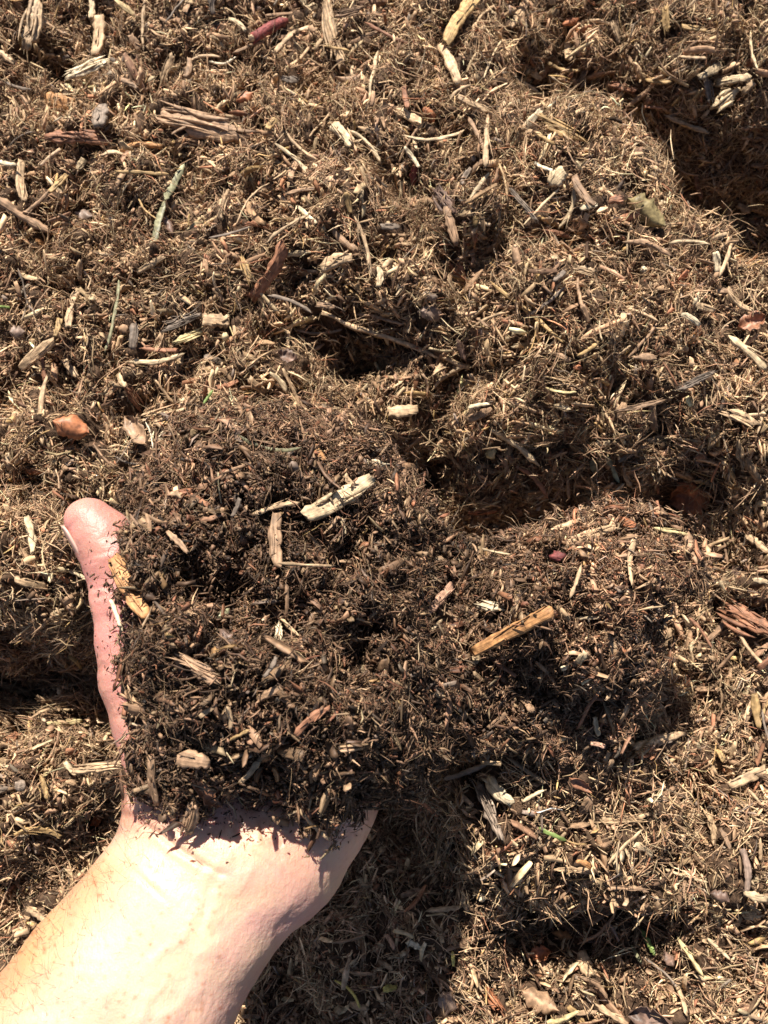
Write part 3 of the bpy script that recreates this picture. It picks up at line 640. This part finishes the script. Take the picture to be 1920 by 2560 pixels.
OT = '''c230,-5,228,48,14,p;c139,278,185,276,8,c;k-5,404,40,413,12,c;k688,131,736,80,14,t;k877,320,957,402,10,p;k694,359,775,436,9,p;k712,334,790,402,8,t;m775,342,841,271,5,t;c50,404,56,505,20,t;m665,454,581,552,5,t
c746,517,791,558,10,c;k828,572,892,630,16,b;k894,543,939,691,10,t;c950,670,948,717,14,p;f185,530,232,540,27,v;f415,536,433,582,20,u;c86,598,122,622,13,o;f590,251,634,230,22,r;c724,442,747,398,18,b;c326,88,349,126,18,b
k-5,127,32,157,14,t;k480,145,551,138,8,t;m527,161,591,150,6,w;k1241,4,1179,82,10,t;c1319,-5,1280,66,20,t;m1256,96,1209,192,5,p;c958,262,1060,308,20,t;k1017,351,1164,329,8,p;k1173,294,1217,372,12,b;k1218,288,1214,419,13,t
k1332,407,1390,430,9,w;k1396,473,1309,563,7,p;c1115,520,1141,610,20,b;c1451,522,1493,511,12,c;c1643,510,1668,515,18,c;k1563,598,1681,632,12,b;m1710,453,1694,522,6,w;m1874,80,1893,176,6,p;k1566,271,1645,202,12,b;k1699,142,1765,145,9,t
c1789,630,1794,679,19,c;k1832,606,1801,691,11,t;c1419,108,1424,152,18,t;m1636,320,1690,401,6,t;c1124,394,1158,372,12,o;c1013,369,1048,418,10,c;k1451,52,1532,58,8,t;l1409,58,1448,50,18,r;c158,896,195,943,16,t;k107,940,100,1111,12,t
c199,650,199,700,14,t;c192,720,167,816,18,t;f24,830,63,829,30,v;k-5,766,27,769,8,g;k320,911,459,891,11,p;k352,872,452,876,13,n;d533,974,508,1010,6,g;c396,1104,421,1073,16,c;m367,1056,386,1122,4,w;k679,932,719,978,12,p
k709,923,750,1015,9,t;k748,1012,805,1053,8,t;k740,905,811,862,9,b;c541,971,592,955,14,n;c644,832,669,844,14,o;c294,935,313,967,14,t;m529,683,548,735,6,p;c534,720,559,755,12,b;k633,1281,748,1253,14,t;k1443,696,1456,776,9,b
d1510,706,1514,770,6,y;k1170,1018,1224,1010,10,c;k1364,972,1436,983,7,s;c1167,1052,1227,1024,20,b;k1295,1160,1372,1239,12,n;k1424,1120,1419,1250,9,b;d1481,1149,1485,1181,14,y;d1513,1131,1545,1204,10,y;k1549,1143,1577,1221,12,t;l1733,1151,1766,1138,24,q
k1827,838,1918,926,17,p;c1815,726,1876,781,18,t;l1600,675,1616,676,16,c;k1569,767,1645,798,7,t;c1705,784,1749,810,13,c;b1280,868,1344,862,13,p;l1590,892,1648,895,18,b;f1144,848,1164,903,19,u;l1434,918,1456,919,11,r;c1489,1110,1526,1106,15,p
c1717,992,1728,1016,13,s;k1390,1013,1425,1023,14,p;c70,1293,84,1382,16,p;c42,1451,122,1470,20,t;k167,1425,224,1450,9,p;c138,1600,198,1581,13,t;k118,1811,204,1808,13,s;c11,1861,44,1833,24,n;k664,1517,745,1587,10,t;b701,1558,692,1618,22,c
l717,1637,731,1640,15,c;l814,1680,836,1676,15,c;c569,1766,580,1820,12,t;c499,1791,533,1769,13,t;k717,1454,721,1548,9,b;c881,1540,927,1554,10,p;l372,1330,387,1338,14,c;k815,1392,881,1344,6,b;k1054,1606,1103,1543,9,p;k1381,1325,1489,1289,14,t
k1572,1456,1589,1337,14,t;k1425,1496,1453,1412,8,t;k1635,1320,1732,1340,9,s;k1717,1336,1736,1404,20,b;l1826,1432,1859,1428,25,u;k1865,1338,1922,1381,16,t;c1885,1449,1922,1456,13,p;c1486,1794,1496,1839,13,p;c1477,1857,1512,1866,11,q;c1298,1737,1331,1775,20,b
c1442,1658,1464,1633,16,p;l1403,1670,1419,1672,14,c;k1578,1867,1714,1839,20,t;k1439,1821,1528,1678,9,n;k1133,1760,1190,1812,8,t;m1202,1371,1276,1386,6,p;c161,1905,189,1936,12,p;k65,2270,114,2304,14,t;f223,2066,247,2044,22,r;d214,2014,217,2055,6,g
c375,1893,389,2012,20,b;c685,1919,695,1952,12,o;c601,1959,655,1893,14,t;k1277,2021,1354,2076,9,b;k1306,2003,1360,1972,9,p;c1642,2064,1713,2053,13,t;k1520,2156,1603,2073,10,t;b1376,2171,1499,2179,13,t;c1445,2151,1493,2179,13,o;b1515,2220,1621,2224,12,b
k1069,2278,1152,2267,11,t;f1379,2331,1427,2344,21,o;c959,2474,990,2467,14,k;c1017,2354,1056,2370,16,c;c1131,2380,1134,2415,7,k;k965,2334,987,2372,13,q;b1092,2382,1240,2328,13,b;m1578,2116,1645,2171,3,w;c1624,2137,1653,2144,19,c;c1257,2189,1305,2240,14,b
c1277,2241,1320,2296,17,b;k1491,2513,1566,2559,14,t;c1587,2108,1632,2139,14,p;l1710,2317,1731,2317,17,q;f1104,2496,1147,2521,46,v;b1219,2472,1256,2522,30,r;k1691,2457,1719,2536,13,t;k1769,2348,1823,2399,10,p;d1578,2362,1603,2411,9,y;f1659,2374,1684,2412,24,u
f1775,2235,1824,2255,28,u;c1066,690,1108,712,14,b;c470,1235,520,1262,16,n;c860,1190,905,1235,14,t;c1220,1640,1290,1690,12,n;c980,1700,1030,1745,14,t;c905,1830,950,1790,12,b;c640,1750,700,1720,18,b;k560,1180,640,1150,8,b;c420,1330,470,1380,14,b'''
KM = {'c': 'chip', 'k': 'stick', 'm': 'stem', 'f': 'leaf', 'l': 'lump', 'd': 'blade', 'b': 'bundle'}
CM = {'p': 'pale', 'c': 'cream', 't': 'tan', 'b': 'brown', 'o': 'orange', 'v': 'mauve', 'u': 'purple-brown', 'r': 'rust', 'w': 'white', 'g': 'green', 'n': 'red-brown', 'y': 'grey-green', 's': 'straw', 'q': 'pinkish', 'k': 'yellow'}
MARKS = []
sid = 0
for kd, u0, v0, u1, v1, wp, cn, lab, ref in LM:
    sid += 1
    o = place(kd, u0, v0, u1, v1, wp, cn, lab, seed=sid, curve=(.12 if 'curved' in lab else 0), mul=.95,
              rise=(.014 if 'orange plank' in ref else 0.0), lift=(.024 if 'orange plank' in ref else .012 if 'over the dark hole' in lab else .026 if 'very bright' in lab else .022 if 'by the thumb' in ref else .009 if 'over the wrist' in lab else None),
              name=('seed_head' if 'seed head' in lab else 'bark_flake' if 'flake' in lab else 'pebble' if 'pebble' in lab else 'wood_chip' if kd == 'lump' and ('chip' in lab or 'block' in lab) else None),
              cat=('seed head' if 'seed head' in lab else 'bark flake' if 'flake' in lab else 'pebble' if 'pebble' in lab else 'bark piece' if kd == 'leaf' and 'bark' in lab else 'wood chip' if kd in ('lump', 'leaf', 'bundle') and ('chip' in lab or 'block' in lab) else None))
    if o: MARKS.append(((u0+u1)/2, (v0+v1)/2, ref))
    if o and cn == 'crimson' and kd == 'twig':
        for s in (-1, 1):
            L = o.dimensions.x/2; mm = piece_mesh('lump', .0042, .0042, PAL['pale'], np.random.default_rng(3+s)); 
            for q in mm.vertices: q.co = (q.co.z*.5, q.co.x, q.co.y)
            c = link('cut_end', mm, M_CHIP, o); c.location = (s*L*.97, 0, 0)
for e in OT.replace('\n', ';').split(';'):
    p = e[1:].split(','); sid += 1
    place(KM[e[0]], *[float(q) for q in p[:5]], CM[p[5]], seed=sid, curve=(.07 if KM[e[0]] == 'stem' else 0), mul=.95)
# further single chips and sticks strewn about
rr = np.random.default_rng(77); tries = 0; n_more = 0
while n_more < 215 and tries < 4000:
    tries += 1
    u, v = rr.uniform(-20, 1940), rr.uniform(-20, 2580)
    a = rr.uniform(0, math.pi); kd = rr.choice(['chip', 'stick', 'stick', 'bundle', 'chip', 'stem']); ln = rr.uniform(40, 110)*(1.2 if kd != 'chip' else .8); wp = {'chip': rr.uniform(10, 20), 'stick': rr.uniform(6, 11), 'bundle': rr.uniform(12, 22), 'stem': rr.uniform(3.5, 5)}[kd]
    if v > 1950 and u < 1000-(v-1950)*.4+60 and u > 250-(v-2050): continue
    if u < 330 and 1240 < v < 2060 and u > 120: continue
    du, dv = math.cos(a)*ln/2, math.sin(a)*ln/2
    if min(math.hypot(u-(f[0]+f[2])/2, v-(f[1]+f[3])/2) for f in FOOT) < 38: continue
    h = cast(u, v)
    if h is None or h[3] == 'h' or (h[3] == 'c' and (ln > 70 or wp > 14)): continue
    hh = [cast(u+du*s, v+dv*s) for s in (-1, 1)]
    if any(q is None or q[3] != h[3] or abs(q[1].z-h[1].z) > .012 for q in hh): continue
    cn = rr.choice(['tan', 'brown', 'pale', 'red-brown', 'grey', 'tan', 'brown', 'golden', 'brown'])
    sid += 1
    if place(kd, u-du, v-dv, u+du, v+dv, wp, cn, seed=sid, curve=(.07 if kd == 'stem' else 0), mul=.75): n_more += 1
# labels for the rest, told apart by the piece they lie beside
used = {p[8] for p in PIECES if p[8]}
NOUN = {'chip': 'wood chip', 'plank': 'wood chip', 'stick': 'stick', 'twig': 'twig', 'stem': 'thin stem', 'bundle': 'frayed bark strip', 'leaf': 'leaf scrap', 'blade': 'grass blade', 'lump': 'crumb'}
GRP = {'chip': 'wood chips strewn through the mulch', 'plank': 'wood chips strewn through the mulch', 'stick': 'sticks strewn over the mulch', 'twig': 'twigs lying on the mulch', 'stem': 'dry stems lying on the mulch',
       'bundle': 'frayed bark strips in the mulch', 'leaf': 'dead leaves on the mulch', 'blade': 'grass blades on the mulch', 'lump': 'crumbs and small lumps on the mulch'}
order = sorted(range(len(PIECES)), key=lambda i: -PIECES[i][5]*PIECES[i][6])
for i in order:
    o, kd, cn, u, v, ln, wp, on, lab = PIECES[i]
    o['group'] = GRP[kd]
    if lab: continue
    size = 'tiny' if ln < 35 else 'short' if ln < 60 else 'long' if ln > 115 else 'broad' if wp > 18 and kd in ('chip', 'bundle') else ''
    done = False
    for (mu, mv, ref) in sorted(MARKS, key=lambda m_: (m_[0]-u)**2+(m_[1]-v)**2)[:6]:
        a = math.degrees(math.atan2(mv-v, u-mu)) % 360
        dr = ['right of', 'upper right of', 'above', 'upper left of', 'left of', 'lower left of', 'below', 'lower right of'][int((a+22.5)//45) % 8]
        dd = math.hypot(mu-u, mv-v); far = 'close ' if dd < 75 else '' if dd < 150 else 'some way '
        t = ' '.join(f'{size} {cn} {NOUN[kd]} {far}{dr} {ref}'.split())
        if len(t.split()) <= 16 and t not in used: done = True; break
    if not done: t = ' '.join(f'{size} {cn} {NOUN[kd]} midway below and beside {ref}'.split()[:16])
    used.add(t); o['label'] = t
# ------------------------------------------------------------------ the uncountable litter
MASK = np.zeros((720, 580), bool)                  # 4 px cells, offset 200 px
gu, gv = np.meshgrid(np.arange(580)*4-200+2, np.arange(720)*4-160+2)
for u0, v0, u1, v1, wp in FOOT:
    a0, a1 = int((min(u0, u1)-40+200)//4), int((max(u0, u1)+40+200)//4)+1; b0, b1 = int((min(v0, v1)-40+160)//4), int((max(v0, v1)+40+160)//4)+1
    a0, b0 = max(a0, 0), max(b0, 0); s = (slice(b0, b1), slice(a0, a1))
    if gu[s].size: MASK[s] |= seg_dist(gu[s].astype(float), gv[s].astype(float), [(u0, v0), (u1, v1)]) < wp*.6+7
def in_mask(P):
    u, v = w2px(P); i = ((v+160)//4).astype(int); j = ((u+200)//4).astype(int)
    ok_ = (i >= 0) & (i < 720) & (j >= 0) & (j < 580); r = np.zeros(len(P), bool); r[ok_] = MASK[i[ok_], j[ok_]]; return r
def sample(V, Q, n, rg, wfun=None):
    p = V[Q]; nn = np.cross(p[:, 2]-p[:, 0], p[:, 3]-p[:, 1]); ar = np.linalg.norm(nn, axis=1)*.5
    cen = p.mean(1); wt = ar*(wfun(cen) if wfun else 1); cs = np.cumsum(wt); f = np.searchsorted(cs, rg.random(n)*cs[-1])
    a, b = rg.random((2, n, 1)); q = p[f]
    P = (q[:, 0]*(1-a)+q[:, 1]*a)*(1-b)+(q[:, 3]*(1-a)+q[:, 2]*a)*b
    return P, norm(nn[f])
def tubes(P, T, Nn, L, W, th, bend, col, rg, S=3, K=3, taper=.35, jag=.0, flatsq=False, wob=0.0):
    n_ = len(P); B = norm(np.cross(Nn, T)); N2 = np.cross(T, B); s = np.linspace(-1, 1, S+1)
    V = np.empty((n_, S+1, K, 3), np.float32); G = np.empty((n_, S+1, K, 3), np.float32); off = rg.random(n_)*60
    for i in range(S+1):
        c = P + T*(L*s[i]/2)[:, None] + (B*bend[:, :1]+N2*bend[:, 1:2])*(L*(s[i]**2-.33))[:, None]
        if bend.shape[1] > 2: c = c + B*(bend[:, 2]*L*(s[i]**3-.6*s[i]))[:, None]
        wv_ = W*(1-(1-taper)*abs(s[i])**2)*(1+jag*rg.normal(size=n_))/2
        for k_ in range(K):
            a = k_*2*math.pi/K + (math.pi/4 if K == 4 else 0)
            V[:, i, k_] = c + B*(math.cos(a)*wv_*(1.3 if K == 4 else 1))[:, None] + N2*(math.sin(a)*wv_*th*(1.3 if K == 4 else 1))[:, None]
            if jag and i in (0, S): V[:, i, k_] += T*(rg.normal(size=n_)*W*.25)[:, None]
            G[:, i, k_, 0] = L*s[i]/2; G[:, i, k_, 1] = math.cos(a)*wv_; G[:, i, k_, 2] = off
    base = np.arange(n_, dtype=np.int32)[:, None]*((S+1)*K)
    q = []
    for i in range(S):
        for k_ in range(K):
            a0, a1 = i*K+k_, i*K+(k_+1) % K; q.append([a0, a1, a1+K, a0+K])
    if K == 4: q += [[3, 2, 1, 0], [S*K, S*K+1, S*K+2, S*K+3]]
    Q = (base[:, :, None]+np.array(q, np.int32)[None]).reshape(-1, 4)
    C_ = np.repeat(col.astype(np.float32), (S+1)*K, axis=0)
    return V.reshape(-1, 3), Q, C_, G.reshape(-1, 3)
def merge(parts):
    o_ = 0; A, B, C_, D_ = [], [], [], []
    for v, q, c, g_ in parts: A.append(v); B.append(q+o_); C_.append(c); D_.append(g_); o_ += len(v)
    return np.concatenate(A), np.concatenate(B), np.concatenate(C_), np.concatenate(D_)
def palette(names, probs, n_, rg, jit=.25):
    k_ = rg.choice(len(names), n_, p=np.array(probs)/sum(probs)); c = np.array([PAL[q] for q in names])[k_]
    return np.clip(c*np.exp(rg.normal(0, jit, (n_, 1)))*(1+rg.normal(0, .022, (n_, 3))), .006, .9)
def dirs(Nn, rg, tilt, flow=None, fw=0.0):
    r = rg.normal(size=Nn.shape)
    if flow is not None: r = r + flow*fw
    r = r - Nn*(r*Nn).sum(1, keepdims=True); return norm(norm(r)+Nn*rg.normal(0, tilt, (len(Nn), 1)))
def flowfield(P):
    a = 3.1*fbm(P[:, 0]*22, P[:, 1]*22, 6.6, 2)+.4; return np.stack([np.cos(a), np.sin(a), 0*a], -1)
def wground(c):
    u, v = w2px(c); inn = (u > -90) & (u < 2010) & (v > -90) & (v < 2650)
    hid = inside(u, v, [(430,1180),(1000,1180),(1000,1850),(880,2100),(600,2350),(450,2560),(150,2560),(430,2150),(380,1900)])
    rin = (np.abs(c[:, 0]) < .37) & (c[:, 1] > -.45) & (c[:, 1] < .49)
    return np.where(hid, .15, np.where(inn, 1.0, np.where(rin, .22, 0.0)))
def clump(P, f): return fbm(P[:, 0]*f, P[:, 1]*f, P[:, 2]*f, 2)
rg = np.random.default_rng(42)
SCALE = 1.0
parts = []
def add(n_, lmin, lmax, wmin, wmax, off, tilt, names, probs, bend=.07, fw=.9, S=3, K=3, th=.7, taper=.3, jag=0, gate=None, src=None, wf=None, mul=None, jit=.22, expo=1.6, wavy=0.0):
    V_, Q_ = src; P, Nn = sample(V_, Q_, int(n_*SCALE), rg, wf)
    if gate is not None: k_ = gate(P); P, Nn = P[k_], Nn[k_]
    n2 = len(P); L = lmin+(lmax-lmin)*rg.random(n2)**expo; W = wmin+(wmax-wmin)*rg.random(n2)**1.5
    T = dirs(Nn, rg, tilt, flowfield(P), fw); o_ = rg.random(n2)**1.3*off; mk = in_mask(P) & (rg.random(n2) < .93); o_[mk] -= .010
    col = palette(names, probs, n2, rg, jit)
    if mul is not None: col = col*mul(P)[:, None]
    bd = rg.normal(0, bend, (n2, 3)); bd[:, 2] *= wavy/.12 if wavy else 0
    parts.append(tubes(P+Nn*o_[:, None], T, Nn, L, W, th, bd, np.clip(col, .005, .9), rg, S, K, taper, jag))
GS = (GV, GQ)
def stringy(P):                                  # the right half and the crest are full of fine roots
    u, v = w2px(P); return np.clip((u-700)/500, 0, 1)*np.clip((1500-v)/300, 0, 1)
def tone(P): return np.exp(.22*clump(P, 30)+.12*clump(P, 90))
DN = ['tan', 'brown', 'dark brown', 'pale', 'red-brown', 'golden', 'grey', 'straw']
def patch(P): return np.clip(.5+1.3*fbm(P[:, 0]*26+4, P[:, 1]*26, 2.7, 2), 0, 1)
def tufts(nc, per, rad, lift, tilt, lmin, lmax, wmin, wmax, names, probs, src, wf, K=3, S=3, th=.7, tap=.3, jag=0, bend=.07, mul=None, ball=False, fw=1.2, flat=.0011, jc=.25):
    P0, N0 = sample(src[0], src[1], nc, rg, wf)
    Nt = norm(N0+rg.normal(size=N0.shape)*tilt); Fl = rg.normal(size=N0.shape); rr_ = rad*np.exp(rg.normal(0, .35, nc)); lum = np.exp(rg.normal(0, jc, nc)); lf = lift*rg.random(nc)
    k_ = np.repeat(np.arange(nc), per); n2 = len(k_); d = rg.normal(size=(n2, 3)); Nk = Nt[k_]
    if ball:
        d = norm(d)*rg.random((n2, 1))**.4; P = P0[k_]+N0[k_]*lf[k_, None]+d*rr_[k_, None]; Nk = norm(d*.8+N0[k_]*.5+rg.normal(size=d.shape)*.3)
    else:
        d = d-Nk*(d*Nk).sum(1, keepdims=True); P = P0[k_]+N0[k_]*lf[k_, None]+d*rr_[k_, None]*.6+Nk*rg.normal(0, flat, (n2, 1))
    L = lmin+(lmax-lmin)*rg.random(n2)**1.7; W = wmin+(wmax-wmin)*rg.random(n2)**1.6
    T = dirs(Nk, rg, .2, Fl[k_], 0 if ball else fw); mk = in_mask(P) & (rg.random(n2) < .93); P = P-Nk*np.where(mk, .013, 0)[:, None]
    col = palette(names, probs, n2, rg, .2)*lum[k_, None]
    if mul is not None: col = col*mul(P)[:, None]
    bd = rg.normal(0, bend, (n2, 3)); bd[:, 2] *= 1.5
    parts.append(tubes(P, T, Nk, L, W, th, bd, np.clip(col, .008, .9), rg, S, K, tap, jag))
D1 = [38,40,7,10,5,2,4,.3]
add(60000, .003, .015, .0004, .0011, .005, .28, DN, D1, src=GS, wf=wground, mul=tone)
add(60000, .003, .016, .0008, .0034, .0055, .25, DN, D1, S=2, K=4, th=.28, taper=.65, jag=.22, src=GS, wf=wground, mul=tone, expo=2.3, gate=lambda P: rg.random(len(P)) < .35+.65*patch(P))
add(13000, .006, .022, .0018, .0050, .007, .22, DN, D1, S=4, K=4, th=.22, taper=.6, jag=.16, src=GS, wf=wground, mul=tone, bend=.05, expo=1.5, gate=lambda P: rg.random(len(P)) < .2+.8*patch(P))
add(75000, .008, .030, .00026, .00058, .008, .26, DN, [42,26,3,22,3,3,3,1], S=5, bend=.16, src=GS, wf=wground, fw=1.2, gate=lambda P: rg.random(len(P)) < .25+.75*stringy(P), mul=tone, wavy=.25)
add(90000, .0010, .0036, .0006, .0018, .005, .5, ['brown', 'dark brown', 'tan', 'red-brown'], [40,22,26,8], S=2, K=4, th=.6, taper=.5, jag=.3, src=GS, wf=wground, mul=tone)
tufts(5200, 16, .007, .010, .6, .005, .020, .0004, .0012, DN, [40,38,5,10,5,2,3,.3], GS, wground, mul=tone)
tufts(2600, 9, .006, .009, .5, .004, .014, .0010, .0030, DN, D1, GS, wground, K=4, S=2, th=.3, tap=.65, jag=.2, mul=tone, bend=.05)
tufts(3800, 22, .0045, .006, .6, .0012, .007, .0004, .0010, DN, [30,44,12,4,6,0,4,0], GS, wground, ball=True, mul=tone, S=2)
MV, MQ, MC, MG = merge(parts); link('mulch', mesh_np('mulch', MV, MQ, None, MC, MG), M_DRY)
o = bpy.data.objects['mulch']; o['kind'] = 'stuff'; o['label'] = 'loose brown shredded bark mulch spread over the whole ground'; o['category'] = 'mulch'
# heap held in the hand
parts = []
HS = (HEAPCORE_V, HEAPCORE_Q)
def wheap(c):
    return np.where(np.arange(len(c)) < len(QT), 1.0, .25)
def moist(P): return np.exp(.28*clump(P, 45)+.10*clump(P, 120))*.47
def dryish(P):
    u, v = w2px(P); return moist(P)*(1+.7*np.clip((u-1150)/300, 0, 1)+.3*np.clip((1400-v)/300, 0, 1))
HN = ['brown', 'dark brown', 'tan', 'red-brown', 'black', 'pale', 'golden', 'grey', 'cream']
add(40000, .0025, .008, .0003, .0008, .0030, .5, HN, [42,34,12,7,3,2,1,4,0], src=HS, wf=wheap, mul=dryish, bend=.10, fw=.4)
add(30000, .0022, .009, .0008, .0028, .0038, .5, HN, [44,32,11,9,3,1.5,1,3,.3], S=2, K=4, th=.4, taper=.7, jag=.3, src=HS, wf=wheap, mul=dryish, fw=.4, expo=2.4)
add(70000, .0008, .0030, .0004, .0011, .0034, .8, HN, [42,38,6,7,6,0,0,2,0], S=2, K=4, th=.8, taper=.7, jag=.35, src=HS, wf=wheap, mul=dryish, fw=0)
add(7000, .008, .022, .00025, .0005, .007, .5, HN, [34,14,28,8,2,8,3,4,0], S=5, src=HS, wf=wheap, mul=dryish, bend=.14, wavy=.2)
add(2600, .006, .016, .0018, .0050, .006, .45, HN, [40,20,20,14,1,4,2,4,0], S=4, K=4, th=.22, taper=.6, jag=.18, src=HS, wf=wheap, mul=dryish, bend=.05)
tufts(900, 34, .0030, .0065, .6, .0008, .0028, .0004, .0012, HN, [42,38,6,8,6,0,0,2,0], HS, wheap, ball=True, mul=dryish, S=2, K=4, th=.7, tap=.6, jag=.35, jc=.34)
tufts(2200, 30, .0034, .0075, .6, .0014, .0060, .0003, .0012, HN, [42,36,9,8,4,1,0,2,0], HS, wheap, ball=True, mul=dryish, S=2, K=3, th=.6, tap=.4, jag=.15, jc=.34)
tufts(900, 12, .005, .006, .6, .004, .012, .0004, .0013, HN, [44,24,20,9,1,3,1,3,0], HS, wheap, mul=dryish, jc=.3)
tufts(600, 8, .005, .006, .6, .003, .011, .0012, .0032, HN, [44,24,18,12,1,2,1,3,0], HS, wheap, K=4, S=2, th=.3, tap=.65, jag=.2, mul=dryish, bend=.05, jc=.3)
# body of the heap
parts.append((CV.astype(np.float32), CQ.astype(np.int32), np.tile(np.array([[.035,.021,.013]], np.float32), (len(CV), 1)), CV.astype(np.float32)))
# specks of soil fallen on the palm and wrist
cr = np.random.default_rng(5); Ps, Ns = [], []
while len(Ps) < 420:
    u = cr.uniform(340, 900); v = 1985+abs(cr.normal(0, 55))
    if cr.random() < .13: u = cr.uniform(215, 300); v = cr.uniform(1350, 1900)
    h = BV_H.ray_cast(CAMV, ray(u, v))
    if h[0] is not None: Ps.append(list(h[0])); Ns.append(list(h[1]))
Ps = np.array(Ps); Ns = np.array(Ns); n2 = len(Ps); T = dirs(Ns, cr, .2)
parts.append(tubes(Ps+Ns*.0002, T, Ns, cr.uniform(.0003, .0006, n2)*np.exp(cr.normal(.3, .7, n2)), cr.uniform(.0002, .0006, n2), .8, np.zeros((n2, 2)), palette(['dark brown', 'black'], [1, 1], n2, cr)*.8, cr, 2, 4, .5, .3))
V4, Q4, C4, G4 = merge(parts)
C4 = C4*np.array([1.02,.97,.95], np.float32)
o = link('held_mulch', mesh_np('held_mulch', V4, Q4, None, C4, G4), M_WET)
o['kind'] = 'stuff'; o['label'] = 'dark moist crumbly mulch heaped on the open palm and fingers'; o['category'] = 'mulch heap'
print('pieces', len(PIECES), 'verts', sum(len(q.data.vertices) for q in bpy.data.objects if q.type == 'MESH'))
